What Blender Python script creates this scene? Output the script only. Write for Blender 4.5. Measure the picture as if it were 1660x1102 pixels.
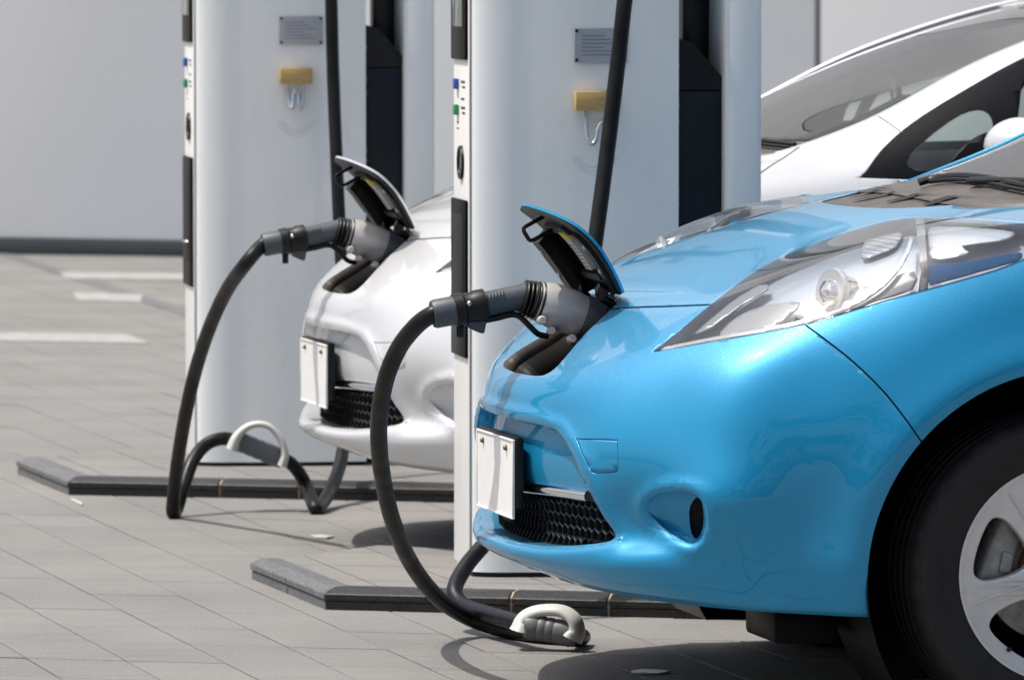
import bpy, bmesh, math, random
import numpy as np
from mathutils import Vector, Matrix
from mathutils.bvhtree import BVHTree
random.seed(7)
SC = bpy.context.scene
COL = SC.collection
for o in list(bpy.data.objects): bpy.data.objects.remove(o)

# ------------------------------------------------------------------ camera
FPX, CX, CY, YH, HC = 10000., 830., 551., -60., 1.534      # focal length in photo pixels, horizon row, eye height
PITCH = math.atan((CY - YH) / FPX)
cam = bpy.data.cameras.new('camera'); camo = bpy.data.objects.new('camera', cam); COL.objects.link(camo)
cam.sensor_width = 36.0; cam.lens = 36.0 * FPX / 1660.0
cam.clip_start = 0.5; cam.clip_end = 3000
camo.location = (0, 0, HC); camo.rotation_euler = (math.pi / 2 - PITCH, 0, 0)
cam.dof.use_dof = True; cam.dof.focus_distance = 12.75; cam.dof.aperture_fstop = 11.0
SC.camera = camo
SC.render.resolution_x = 1024; SC.render.resolution_y = 679

# ------------------------------------------------------------------ sky, sun, exposure
SUNV = Vector((-0.44, -0.03, 1.0)).normalized()            # towards the sun
elev = math.asin(SUNV.z); azim = math.atan2(SUNV.x, SUNV.y)
wd = bpy.data.worlds.new('World'); SC.world = wd; wd.use_nodes = True
nt = wd.node_tree; nt.nodes.clear()
sk = nt.nodes.new('ShaderNodeTexSky'); sk.sky_type = 'NISHITA'; sk.sun_disc = False
sk.sun_elevation = elev; sk.sun_rotation = azim; sk.air_density = 1.0; sk.dust_density = 5.0; sk.ozone_density = 1.0
bg = nt.nodes.new('ShaderNodeBackground'); bg.inputs['Strength'].default_value = 0.148
wo = nt.nodes.new('ShaderNodeOutputWorld')
nt.links.new(sk.outputs[0], bg.inputs[0]); nt.links.new(bg.outputs[0], wo.inputs[0])
sun = bpy.data.lights.new('sun', 'SUN'); sun.energy = 3.9; sun.angle = math.radians(0.53); sun.color = (1.0, 0.95, 0.88)
suno = bpy.data.objects.new('sun', sun); COL.objects.link(suno)
suno.rotation_euler = SUNV.to_track_quat('Z', 'Y').to_euler(); suno.location = (-10, 5, 20)
SC.view_settings.view_transform = 'Standard'; SC.view_settings.look = 'None'
SC.view_settings.gamma = 1.0; SC.view_settings.use_curve_mapping = False; SC.view_settings.exposure = 0.14
try:
    SC.cycles.max_bounces = 8; SC.cycles.transparent_max_bounces = 16; SC.cycles.glossy_bounces = 5
    SC.cycles.sample_clamp_indirect = 6.0
except Exception: pass

# ------------------------------------------------------------------ measuring: photo pixel <-> place
CAM = np.array([0, 0, HC])
FW = np.array([0, math.cos(PITCH), -math.sin(PITCH)]); UP = np.array([0, math.sin(PITCH), math.cos(PITCH)]); RT = np.array([1., 0, 0])
def ray(x, y): return FW + RT * (x - CX) / FPX - UP * (y - CY) / FPX
def gnd(x, y, z=0.0):
    r = ray(x, y); return CAM + r * ((z - HC) / r[2])
def atd(x, y, d):
    r = ray(x, y); return CAM + r * (d / r[1])
TH = math.radians(13.5)
BACK = np.array([math.cos(TH), math.sin(TH), 0]); NEAR = np.array([math.sin(TH), -math.cos(TH), 0])
def org(px, s): return np.array([(px - CX) / s, FPX / s, 0.])
OB, OS = org(805, 775), org(510, 622)                      # ground points below the two number plates
def inv(x, y, lat, O=None):
    O = OB if O is None else O
    r = ray(x, y); k = ((O + NEAR * lat - CAM) @ NEAR) / (r @ NEAR); q = CAM + r * k - O
    return float(q @ BACK), float(q[2])
def L3(x, y, lat, O=None):                                  # photo pixel at a known lateral offset -> car-local point
    t, z = inv(x, y, lat, O); return (t, -lat, z)
def projW(P):
    v = np.asarray(P) - CAM; d = v @ FW
    return np.stack([CX + FPX * (v @ RT) / d, CY - FPX * (v @ UP) / d], -1)
def car2w(P, O):
    P = np.asarray(P); return O + P[..., :1] * BACK - P[..., 1:2] * NEAR + P[..., 2:3] * np.array([0, 0, 1.])

# ------------------------------------------------------------------ materials
def rgb(*c):
    def f(v):
        v /= 255.; return v / 12.92 if v <= .04045 else ((v + .055) / 1.055) ** 2.4
    return tuple(f(v) for v in c)
MATS = {}
def mat(name, col, rough=.5, metal=0., coat=0., coatr=.03, spec=.5, var=0., vscale=8., bump=0., bscale=60., stretch=None, rvar=0.):
    m = bpy.data.materials.new(name); m.use_nodes = True; n = m.node_tree.nodes; l = m.node_tree.links
    b = n['Principled BSDF']; b.inputs['Base Color'].default_value = (*col, 1); b.inputs['Roughness'].default_value = rough
    b.inputs['Metallic'].default_value = metal; b.inputs['Coat Weight'].default_value = coat; b.inputs['Coat Roughness'].default_value = coatr
    b.inputs['Specular IOR Level'].default_value = spec
    tc = n.new('ShaderNodeTexCoord'); mp = n.new('ShaderNodeMapping'); l.new(tc.outputs['Object'], mp.inputs[0])
    if stretch: mp.inputs['Scale'].default_value = stretch
    if var or rvar:
        t = n.new('ShaderNodeTexNoise'); t.inputs['Scale'].default_value = vscale; t.inputs['Detail'].default_value = 6; l.new(mp.outputs[0], t.inputs[0])
        if var:
            mx = n.new('ShaderNodeMixRGB'); mx.blend_type = 'MULTIPLY'; mx.inputs[0].default_value = 1; mx.inputs[1].default_value = (*col, 1)
            rp = n.new('ShaderNodeMapRange'); rp.inputs[1].default_value = .3; rp.inputs[2].default_value = .7; rp.inputs[3].default_value = 1 - var; rp.inputs[4].default_value = 1 + var
            l.new(t.outputs[0], rp.inputs[0]); l.new(rp.outputs[0], mx.inputs[2]); l.new(mx.outputs[0], b.inputs['Base Color'])
        if rvar:
            r2 = n.new('ShaderNodeMapRange'); r2.inputs[1].default_value = .3; r2.inputs[2].default_value = .7; r2.inputs[3].default_value = max(0, rough - rvar); r2.inputs[4].default_value = rough + rvar
            l.new(t.outputs[0], r2.inputs[0]); l.new(r2.outputs[0], b.inputs['Roughness'])
    if bump:
        t2 = n.new('ShaderNodeTexNoise'); t2.inputs['Scale'].default_value = bscale; t2.inputs['Detail'].default_value = 5; l.new(mp.outputs[0], t2.inputs[0])
        bp = n.new('ShaderNodeBump'); bp.inputs['Strength'].default_value = bump; bp.inputs['Distance'].default_value = .01; l.new(t2.outputs[0], bp.inputs['Height']); l.new(bp.outputs[0], b.inputs['Normal'])
    MATS[name] = m; return m
def glass(name, tint, refl=1.0, rough=.01, dust=0., ior=1.5):
    m = bpy.data.materials.new(name); m.use_nodes = True; n = m.node_tree.nodes; l = m.node_tree.links; n.clear()
    o = n.new('ShaderNodeOutputMaterial'); mx = n.new('ShaderNodeMixShader'); tr = n.new('ShaderNodeBsdfTransparent'); gl = n.new('ShaderNodeBsdfGlossy')
    tr.inputs[0].default_value = (*tint, 1); gl.inputs['Roughness'].default_value = rough; gl.inputs['Color'].default_value = (refl, refl, refl, 1)
    fr = n.new('ShaderNodeFresnel'); fr.inputs[0].default_value = ior
    l.new(fr.outputs[0], mx.inputs[0]); l.new(tr.outputs[0], mx.inputs[1]); l.new(gl.outputs[0], mx.inputs[2]); l.new(mx.outputs[0], o.inputs[0])
    if dust:
        df = n.new('ShaderNodeBsdfDiffuse'); df.inputs[0].default_value = (.8, .8, .8, 1); m2 = n.new('ShaderNodeMixShader'); m2.inputs[0].default_value = dust
        l.new(mx.outputs[0], m2.inputs[1]); l.new(df.outputs[0], m2.inputs[2]); l.new(m2.outputs[0], o.inputs[0])
    MATS[name] = m; return m
def paint(name, col, metal, rough):
    m = mat(name, col, rough, metal, coat=.85, coatr=.02, spec=.12, var=.10, vscale=700)
    n = m.node_tree.nodes; l = m.node_tree.links; b = n['Principled BSDF']
    # dust film: lighter, duller specks and patches settle on faces that look up
    ge = n.new('ShaderNodeNewGeometry'); sp = n.new('ShaderNodeSeparateXYZ'); l.new(ge.outputs['Normal'], sp.inputs[0])
    tc = n.new('ShaderNodeTexCoord'); t = n.new('ShaderNodeTexNoise'); t.inputs['Scale'].default_value = 260; t.inputs['Detail'].default_value = 4; l.new(tc.outputs['Object'], t.inputs[0])
    t3 = n.new('ShaderNodeTexNoise'); t3.inputs['Scale'].default_value = 9; t3.inputs['Detail'].default_value = 5; l.new(tc.outputs['Object'], t3.inputs[0])
    a = n.new('ShaderNodeMapRange'); a.inputs[1].default_value = .55; a.inputs[2].default_value = .8; l.new(t.outputs[0], a.inputs[0])
    u = n.new('ShaderNodeMapRange'); u.inputs[1].default_value = .3; u.inputs[2].default_value = .95; l.new(sp.outputs[2], u.inputs[0])
    p = n.new('ShaderNodeMath'); p.operation = 'MULTIPLY'; l.new(a.outputs[0], p.inputs[0]); l.new(u.outputs[0], p.inputs[1])
    q = n.new('ShaderNodeMath'); q.operation = 'MULTIPLY'; l.new(p.outputs[0], q.inputs[0]); l.new(t3.outputs[0], q.inputs[1])
    q2 = n.new('ShaderNodeMath'); q2.operation = 'MULTIPLY_ADD'; l.new(u.outputs[0], q2.inputs[0]); q2.inputs[1].default_value = .10; l.new(q.outputs[0], q2.inputs[2])
    old = b.inputs['Base Color'].links[0].from_socket
    mx = n.new('ShaderNodeMixRGB'); l.new(q2.outputs[0], mx.inputs[0]); l.new(old, mx.inputs[1]); mx.inputs[2].default_value = (.55, .53, .48, 1)
    l.new(mx.outputs[0], b.inputs['Base Color'])
    cr = n.new('ShaderNodeMapRange'); l.new(q2.outputs[0], cr.inputs[0]); cr.inputs[1].default_value = 0; cr.inputs[2].default_value = .5; cr.inputs[3].default_value = .02; cr.inputs[4].default_value = .14
    l.new(cr.outputs[0], b.inputs['Coat Roughness'])
    return m
M_BLUE = paint('blue_paint', (.010, .262, .495), .38, .46)
M_SILV = paint('silver_paint', (.64, .655, .67), .36, .42)
M_BLACK = mat('black_plastic', (.006, .006, .0065), .42, spec=.3, bump=.05, bscale=300)
M_PANEL = mat('panel_black', (.004, .004, .0045), .4, spec=.08)
M_GLOSSB = mat('gloss_black', (.004, .004, .0045), .10, spec=.25)
M_DARK = mat('dark_trim', (.016, .0155, .015), .5, spec=.3, var=.2, vscale=30)
M_COWL = mat('dusty_cowl', (.082, .074, .066), .5, var=.25, vscale=25)
M_GAP = mat('panel_gap', (.004, .004, .005), .7)
M_CHROME = mat('chrome', (.78, .79, .80), .07, 1.0)
M_REFL = mat('reflector', (.43, .485, .55), .20, .30)
M_REFLD = mat('reflector_grey', (.27, .285, .30), .3, .25)
M_REFLW = mat('reflector_white', (.68, .71, .74), .22, .55)
M_LAMPB = mat('blue_reflector', (.0, .27, .62), .35, spec=.1, bump=.5, bscale=400)
M_LENS = glass('lamp_lens', (.95, .96, .97), 1.0, .02, .03)
M_GLASS = glass('window_glass', (.80, .88, .84), 1.0, .005, 0., 1.7)
M_GLASSD = glass('dark_glass', (.70, .78, .75), 1.0, .005)
M_RUBBER = mat('tyre_rubber', (.013, .013, .0135), .66, spec=.35, var=.25, vscale=25, bump=.08, bscale=200)
M_RIM = mat('rim_silver', (.62, .625, .63), .34, .4, coat=.3, var=.05, vscale=40)
M_IRON = mat('brake_metal', (.30, .30, .285), .5, .6, var=.3, vscale=40)
M_RUST = mat('rusty_metal', (.17, .075, .03), .8, var=.35, vscale=60)
M_PLATEW = mat('plate_white', (.80, .80, .79), .4, var=.03, vscale=25)
M_BRASS = mat('brass_bolt', (.16, .13, .08), .35, .8)
M_SHELL = mat('charger_shell', (.83, .87, .86), .30, coat=.3, var=.025, vscale=5, stretch=(2, 2, .6), rvar=.05)
M_SHELLF = mat('charger_front', (.80, .80, .78), .4, var=.03, vscale=9, stretch=(3, 3, .5))
M_CABIN = mat('charger_cabinet', (.003, .007, .011), .35, spec=.3, var=.2, vscale=10)
M_ALU = mat('aluminium_plate', (.46, .48, .51), .42, .5, var=.08, vscale=60, stretch=(1, 1, 8))
M_GOLD = mat('wooden_block', (.50, .34, .13), .5, var=.16, vscale=30, stretch=(1, 1, 4))
M_HOOK = mat('steel_wire', (.60, .60, .59), .25, .9)
M_CABLE = mat('cable_rubber', (.0050, .0056, .0064), .42, spec=.28, var=.35, vscale=20, bump=.05, bscale=120, rvar=.12)
M_SLATE = mat('slate_plastic', (.055, .068, .08), .48, var=.08, vscale=40)
M_GREYP = mat('grey_metal', (.52, .51, .50), .38, .2, var=.1, vscale=25)
M_HANDLE = mat('white_handle', (.52, .52, .50), .45, var=.06, vscale=25)
M_YEL = mat('yellow_print', (.62, .55, .04), .5)
M_PAPER = mat('label_paper', (.50, .50, .48), .6)
M_INK = mat('ink', (.05, .05, .05), .6)
M_BLUEB = mat('blue_button', (.01, .08, .35), .3)
M_GREENB = mat('green_button', (.01, .25, .09), .3)
M_SEAT = mat('seat_fabric', (.50, .47, .40), .85)
M_SCREEN = mat('screen_glass', (.05, .10, .11), .08, coat=.6)
M_WALL = mat('wall_panel', (.88, .90, .905), .55, var=.03, vscale=.6)
M_PLINTH = mat('wall_plinth', (.030, .040, .046), .6, var=.1, vscale=3)
M_LINE = mat('line_paint', (.31, .305, .295), .7, var=.22, vscale=14)
M_GROUT = mat('grout', (.36, .27, .18), .95, var=.3, vscale=30)

def slab_mat(name, island):
    m = mat(name, (.36, .352, .335), .85, var=.10, vscale=120, bump=.35, bscale=220)
    n = m.node_tree.nodes; l = m.node_tree.links; b = n['Principled BSDF']
    if island: src = n.new('ShaderNodeNewGeometry').outputs['Random Per Island']
    else: src = n.new('ShaderNodeObjectInfo').outputs['Random']
    cr = n.new('ShaderNodeValToRGB'); e = cr.color_ramp.elements
    e[0].color = (.186, .184, .177, 1); e[1].color = (.206, .200, .188, 1); x = e.new(.5); x.color = (.197, .193, .183, 1)
    l.new(src, cr.inputs[0])
    # world-scale stains
    ge = n.new('ShaderNodeNewGeometry'); t = n.new('ShaderNodeTexNoise'); t.inputs['Scale'].default_value = 1.7; t.inputs['Detail'].default_value = 7; l.new(ge.outputs['Position'], t.inputs[0])
    t4 = n.new('ShaderNodeTexNoise'); t4.inputs['Scale'].default_value = 160; t4.inputs['Detail'].default_value = 3; l.new(ge.outputs['Position'], t4.inputs[0])
    r = n.new('ShaderNodeMapRange'); r.inputs[1].default_value = .3; r.inputs[2].default_value = .7; r.inputs[3].default_value = .88; r.inputs[4].default_value = 1.08; l.new(t.outputs[0], r.inputs[0])
    r4 = n.new('ShaderNodeMapRange'); r4.inputs[1].default_value = .3; r4.inputs[2].default_value = .7; r4.inputs[3].default_value = .8; r4.inputs[4].default_value = 1.2; l.new(t4.outputs[0], r4.inputs[0])
    mp5 = n.new('ShaderNodeMapping'); mp5.inputs['Rotation'].default_value = (0, 0, .22); mp5.inputs['Scale'].default_value = (3.0, 34.0, 1.0); l.new(ge.outputs['Position'], mp5.inputs[0])
    t5 = n.new('ShaderNodeTexNoise'); t5.inputs['Scale'].default_value = 1.0; t5.inputs['Detail'].default_value = 6; t5.inputs['Roughness'].default_value = .7; l.new(mp5.outputs[0], t5.inputs[0])
    r5 = n.new('ShaderNodeMapRange'); r5.inputs[1].default_value = .3; r5.inputs[2].default_value = .7; r5.inputs[3].default_value = .86; r5.inputs[4].default_value = 1.12; l.new(t5.outputs[0], r5.inputs[0])
    m5 = n.new('ShaderNodeMath'); m5.operation = 'MULTIPLY'; l.new(r.outputs[0], m5.inputs[0]); l.new(r5.outputs[0], m5.inputs[1])
    mm = n.new('ShaderNodeMath'); mm.operation = 'MULTIPLY'; l.new(m5.outputs[0], mm.inputs[0]); l.new(r4.outputs[0], mm.inputs[1])
    mx = n.new('ShaderNodeMixRGB'); mx.blend_type = 'MULTIPLY'; mx.inputs[0].default_value = 1; l.new(cr.outputs[0], mx.inputs[1]); l.new(mm.outputs[0], mx.inputs[2])
    # sparse dark spots: old gum and drips
    vo = n.new('ShaderNodeTexVoronoi'); vo.inputs['Scale'].default_value = 2.6; vo.inputs['Randomness'].default_value = 1; l.new(ge.outputs['Position'], vo.inputs[0])
    vs = n.new('ShaderNodeMapRange'); vs.inputs[1].default_value = .012; vs.inputs[2].default_value = .035; vs.inputs[3].default_value = .62; vs.inputs[4].default_value = 1; l.new(vo.outputs['Distance'], vs.inputs[0])
    mv = n.new('ShaderNodeMixRGB'); mv.blend_type = 'MULTIPLY'; mv.inputs[0].default_value = 1; l.new(mx.outputs[0], mv.inputs[1]); l.new(vs.outputs[0], mv.inputs[2]); mx = mv
    l.new(mx.outputs[0], b.inputs['Base Color']); return m
M_SLAB = slab_mat('paving_slab', False); M_SLABI = slab_mat('paving_slab_far', True)
def granite(name, base, pol):
    m = mat(name, base, pol, bump=.1, bscale=300); n = m.node_tree.nodes; l = m.node_tree.links; b = n['Principled BSDF']
    ge = n.new('ShaderNodeNewGeometry'); v = n.new('ShaderNodeTexVoronoi'); v.inputs['Scale'].default_value = 220; l.new(ge.outputs['Position'], v.inputs[0])
    cr = n.new('ShaderNodeValToRGB'); e = cr.color_ramp.elements; e[0].color = (*[c * .5 for c in base], 1); e[1].color = (*[min(1, c * 1.9) for c in base], 1); e[1].position = .9
    sp = n.new('ShaderNodeSeparateXYZ'); l.new(v.outputs['Color'], sp.inputs[0]); l.new(sp.outputs[0], cr.inputs[0]); l.new(cr.outputs[0], b.inputs['Base Color']); return m
M_GRAN = granite('black_granite', (.013, .013, .013), .4)
M_GRANL = granite('sunlit_granite', (.085, .088, .092), .45)  # same black granite, coloured paler for the sun on the slanted end

# ------------------------------------------------------------------ mesh helpers
def mesh(name, v, f, smooth=False):
    me = bpy.data.meshes.new(name); me.from_pydata([tuple(map(float, p)) for p in v], [], f)
    if smooth: me.shade_smooth()
    me.update(); return me
def bm2me(bm, name, smooth=True):
    me = bpy.data.meshes.new(name); bm.normal_update(); bm.to_mesh(me); bm.free()
    if smooth: me.shade_smooth()
    return me
def obj(name, me, m=None, parent=None, loc=None):
    o = bpy.data.objects.new(name, me); COL.objects.link(o)
    if m is not None:
        if len(me.materials) == 0: me.materials.append(m)
        else: me.materials[0] = m
    if parent is not None: o.parent = parent
    if loc is not None: o.location = loc
    return o
def empty(name, loc, rz=0):
    o = bpy.data.objects.new(name, None); COL.objects.link(o); o.location = tuple(map(float, loc)); o.rotation_euler = (0, 0, rz); o.empty_display_size = .1; return o
def tag(o, label=None, cat=None, group=None, kind=None):
    if label: o['label'] = label
    if cat: o['category'] = cat
    if group: o['group'] = group
    if kind: o['kind'] = kind
    return o
def box_me(name, x0, x1, y0, y1, z0, z1, bev=0., seg=2):
    bm = bmesh.new(); bmesh.ops.create_cube(bm, size=1)
    for v in bm.verts: v.co = Vector((x0 + (v.co.x + .5) * (x1 - x0), y0 + (v.co.y + .5) * (y1 - y0), z0 + (v.co.z + .5) * (z1 - z0)))
    if bev: bmesh.ops.bevel(bm, geom=bm.edges[:], offset=bev, segments=seg, profile=.5, affect='EDGES')
    me = bm2me(bm, name, False)
    if bev: me.shade_smooth(); me.set_sharp_from_angle(angle=.7)
    return me
def crom(P, n=8, closed=False):
    P = [np.array(p, float) for p in P]; N = len(P); out = []
    rng = range(N if closed else N - 1)
    for i in rng:
        p1, p2 = P[i], P[(i + 1) % N]
        p0 = P[i - 1] if (closed or i > 0) else 2 * p1 - p2
        p3 = P[(i + 2) % N] if (closed or i < N - 2) else 2 * p2 - p1
        for k in range(n):
            t = k / n
            out.append(.5 * ((2 * p1) + (-p0 + p2) * t + (2 * p0 - 5 * p1 + 4 * p2 - p3) * t * t + (-p0 + 3 * p1 - 3 * p2 + p3) * t ** 3))
    if not closed: out.append(P[-1])
    return out
def frames(P):
    P = [Vector(p) for p in P]; T = []
    for i in range(len(P)):
        a = P[max(i - 1, 0)]; b = P[min(i + 1, len(P) - 1)]; T.append((b - a).normalized())
    u = Vector((0, 0, 1)) if abs(T[0].z) < .9 else Vector((1, 0, 0))
    F = []
    for t in T:
        u = (u - t * u.dot(t)).normalized(); F.append((t, u, t.cross(u)))
    return P, F
def tube_me(name, pts, r, seg=14, n=8, rfun=None, ell=(1, 1), smooth=True):
    C = crom(pts, n) if n > 1 else pts
    P, F = frames(C); V = []; Fc = []; N = len(P)
    for i, (p, (t, u, w)) in enumerate(zip(P, F)):
        rr = rfun(i / (N - 1)) if rfun else r
        for k in range(seg):
            a = 2 * math.pi * k / seg; V.append(p + u * math.cos(a) * rr * ell[0] + w * math.sin(a) * rr * ell[1])
    for i in range(N - 1):
        for k in range(seg):
            a, b = i * seg + k, i * seg + (k + 1) % seg; Fc.append((a, b, b + seg, a + seg))
    Fc.append(tuple(range(seg))[::-1]); Fc.append(tuple(range((N - 1) * seg, N * seg)))
    me = mesh(name, V, Fc, smooth); me.set_sharp_from_angle(angle=.9); return me
def lathe_me(name, a, b, prof, seg=28, caps=True):
    """profile of (fraction along a->b, radius)"""
    a, b = Vector(a), Vector(b); t = (b - a).normalized(); u = t.orthogonal().normalized(); w = t.cross(u); V = []; Fc = []
    for s, r in prof:
        for k in range(seg):
            g = 2 * math.pi * k / seg; V.append(a + (b - a) * s + (u * math.cos(g) + w * math.sin(g)) * r)
    n = len(prof)
    for i in range(n - 1):
        for k in range(seg):
            p, q = i * seg + k, i * seg + (k + 1) % seg; Fc.append((p, q, q + seg, p + seg))
    if caps: Fc.append(tuple(range(seg))[::-1]); Fc.append(tuple(range((n - 1) * seg, n * seg)))
    me = mesh(name, V, Fc, True); me.set_sharp_from_angle(angle=.6); return me
def prism_me(name, poly, z0, z1, bev=0.):
    n = len(poly); V = [(p[0], p[1], z0) for p in poly] + [(p[0], p[1], z1) for p in poly]
    Fc = [tuple(range(n))[::-1], tuple(range(n, 2 * n))] + [(i, (i + 1) % n, n + (i + 1) % n, n + i) for i in range(n)]
    bm = bmesh.new(); vs = [bm.verts.new(v) for v in V]; [bm.faces.new([vs[i] for i in f]) for f in Fc]
    bmesh.ops.recalc_face_normals(bm, faces=bm.faces[:])
    if bev:
        es = [e for e in bm.edges if abs(e.verts[0].co.z - z1) < 1e-6 and abs(e.verts[1].co.z - z1) < 1e-6]
        bmesh.ops.bevel(bm, geom=es, offset=bev, segments=2, profile=.5, affect='EDGES')
    me = bm2me(bm, name, False); return me
def inpoly(p, poly):
    x, y = p; c = False; j = len(poly) - 1
    for i in range(len(poly)):
        xi, yi = poly[i][0], poly[i][1]; xj, yj = poly[j][0], poly[j][1]
        if (yi > y) != (yj > y) and x < (xj - xi) * (y - yi) / (yj - yi) + xi: c = not c
        j = i
    return c

# ================================================================== SETTING
# ground sheet under everything (joint mortar colour), out to the horizon
g0 = obj('ground', mesh('ground', [(-900, -900, -.006), (900, -900, -.006), (900, 1500, -.006), (-900, 1500, -.006)], [(0, 1, 2, 3)]),
         mat('joint_mortar', (.23, .19, .15), .95, var=.25, vscale=3)); tag(g0, 'sandy mortar bed under the paving slabs', kind='structure')
# paving lattice measured from two joints
ga = gnd(420, 989.4)[:2] - gnd(43, 980.5)[:2]; ga = ga / ga[0] * .2235
gb = gnd(5, 884.3)[:2] - gnd(420, 1093)[:2]; gb = gb / gb[1] * .372
g00 = gnd(263, 1102)[:2]
pav = empty('pavement', (g00[0], g00[1], 0)); tag(pav, 'grey stone slab paving with sandy joints', kind='structure')
JT = .0026
def slab_poly(i, j, jt=JT):
    ua = ga / np.linalg.norm(ga); ub = gb / np.linalg.norm(gb)
    o = ga * i + gb * j
    return [o + ua * jt + ub * jt, o + ga - ua * jt + ub * jt, o + ga + gb - ua * jt - ub * jt, o + gb + ua * jt - ub * jt]
def slab_me(name, jt=JT): return prism_me(name, slab_poly(0, 0, jt), -.005, 0.0, .0018)
slab_src = slab_me('slab'); slab_src.materials.append(M_SLAB)
# hidden zones: islands and what chargers/cars cover are still paved, but only slabs in view become pieces
cells = []
for j in range(-30, 60):
    for i in range(-46, 50):
        c = ga * (i + .5) + gb * (j + .5) + g00
        if c[1] < 3.0 or c[1] > 32.4: continue
        p = projW(np.array([c[0], c[1], 0.]))
        vis = -30 < p[0] < 1690 and p[1] < 1125
        hid = p[0] > 1240 or (p[0] > 745 and p[1] < 925) or (480 < p[0] < 745 and p[1] < 760) or (300 < p[0] < 490 and p[1] < 750)
        cells.append((vis and not hid, -p[1], i, j, c))
cells.sort(key=lambda q: (not q[0], q[1]))
sv, sf = [], []
for k, (vis, _, i, j, c) in enumerate(cells):
    dz = random.uniform(-.0008, .0008)
    if k < 290 and vis:
        o = obj('slab', slab_src, None, pav); o.location = (*(ga * i + gb * j), dz)
    elif vis or abs(c[0]) < 6.5:
        b0 = len(sv); pl = slab_poly(i, j)
        for q in pl: sv.append((q[0], q[1], dz))
        for q in pl: sv.append((q[0], q[1], -.005))
        sf += [(b0, b0 + 1, b0 + 2, b0 + 3)] + [(b0 + a, b0 + 4 + a, b0 + 4 + (a + 1) % 4, b0 + (a + 1) % 4) for a in range(4)]
tag(obj('slab_field', mesh('slab_field', sv, sf), M_SLABI, pav), kind='stuff')

# painted bay lines on the far paving
def strip(name, pts, label):
    P = [gnd(x, y, .004) for x, y in pts]
    V = [(p[0], p[1], .004) for p in P] + [(p[0], p[1], .0015) for p in P]; n = len(P)
    return tag(obj(name, mesh(name, V, [tuple(range(n))] + [(i, n + i, n + (i + 1) % n, (i + 1) % n) for i in range(n)]), M_LINE), label, kind='structure')
strip('painted_line', [(-200, 548), (243, 556), (205, 541.5), (-200, 535)], 'wide white bay line ending left of the far charger')
strip('painted_line', [(125, 486), (228, 489), (231, 477), (118, 473)], 'short white dash on the paving near the wall')
strip('painted_line', [(105, 451), (900, 460), (900, 449), (98, 441)], 'faint white line running along the foot of the wall')
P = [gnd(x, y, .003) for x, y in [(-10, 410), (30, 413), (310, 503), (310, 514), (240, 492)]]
tag(obj('dark_strip', mesh('dark_strip', [(p[0], p[1], .003) for p in P], [tuple(range(len(P)))]), mat('dark_band', (.135, .135, .14), .8, var=.15, vscale=6)), 'darker band crossing the far paving', kind='structure')  # thin darker sheet laid diagonally over the far slabs

# far wall of large smooth panels with a dark plinth
A, B = gnd(0, 411), gnd(300, 416.5); ux = (B - A) / np.linalg.norm(B - A); rzw = math.atan2(ux[1], ux[0])
k0 = (ray(1323, 551)[:2]); # where the visible panel joint stands
s = np.linalg.solve(np.array([[k0[0], -ux[0]], [k0[1], -ux[1]]]), A[:2])
J = A + ux * s[1]
wall = empty('panel_wall', (J[0], J[1], 0), rzw); tag(wall, 'long pale grey panel wall with dark plinth behind the chargers', 'wall')
for k in range(-4, 5):
    obj('wall_panel', box_me('wall_panel', k * 3.0 + .018, k * 3.0 + 2.982, 0, .2, .085, 15.2, .006), M_WALL, wall)
obj('joint_backing', box_me('joint_backing', -12, 15, .03, .18, .085, 15.18), mat('joint_grey', (.20, .21, .23), .7), wall)
obj('plinth', box_me('plinth', -12, 15, -.012, .19, -.005, .083, .004), M_PLINTH, wall)

# trees across the street behind the viewer: seen only mirrored in the paint and glass
def tree_row():
    rnd = random.Random(3); V, F = [], []; TV, TF = [], []
    for k in range(13):
        x = -46 + k * 7.6 + rnd.uniform(-1.5, 1.5); y = -17 + rnd.uniform(-3, 3); h = rnd.uniform(10.5, 14.5); w_ = rnd.uniform(3.2, 4.4)
        for q in range(6):
            for a in range(7): an = 2 * math.pi * a / 7; r_ = .28 * (1 - q / 7); TV.append((x + r_ * math.cos(an) + .06 * q * math.sin(k), y + r_ * math.sin(an), q * h * .11))
        b0 = len(TV) - 42
        for q in range(5):
            for a in range(7): c = b0 + q * 7 + a; d = b0 + q * 7 + (a + 1) % 7; TF.append((c, d, d + 7, c + 7))
        blobs = [(x + rnd.uniform(-w_, w_) * .75, y + rnd.uniform(-w_, w_) * .6, h * rnd.uniform(.18, .9), rnd.uniform(1.0, 1.9)) for _ in range(16)]
        for bx, by, bz, br in blobs:
            for _ in range(75):
                u = Vector((rnd.gauss(0, 1), rnd.gauss(0, 1), rnd.gauss(0, 1))).normalized() * br * rnd.uniform(.55, 1.05); c = Vector((bx, by, bz)) + u
                e1 = Vector((rnd.gauss(0, 1), rnd.gauss(0, 1), rnd.gauss(0, 1))).normalized(); e2 = e1.cross(u + Vector((.01, .02, .03))).normalized(); s_ = rnd.uniform(.22, .42); i = len(V)
                V.extend([c - e1 * s_, c + e2 * s_ * .55, c + e1 * s_, c - e2 * s_ * .55]); F.append((i, i + 1, i + 2, i + 3))
    t = obj('tree_row', mesh('tree_row', TV, TF), mat('bark', (.07, .055, .045), .9, var=.3, vscale=3)); tag(t, 'row of leafy street trees mirrored in the blue bumper', kind='stuff')
    tag(obj('foliage', mesh('foliage', V, F), mat('leaves', (.045, .085, .03), .6, var=.4, vscale=1.2), t), kind='stuff')
tree_row()

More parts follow.
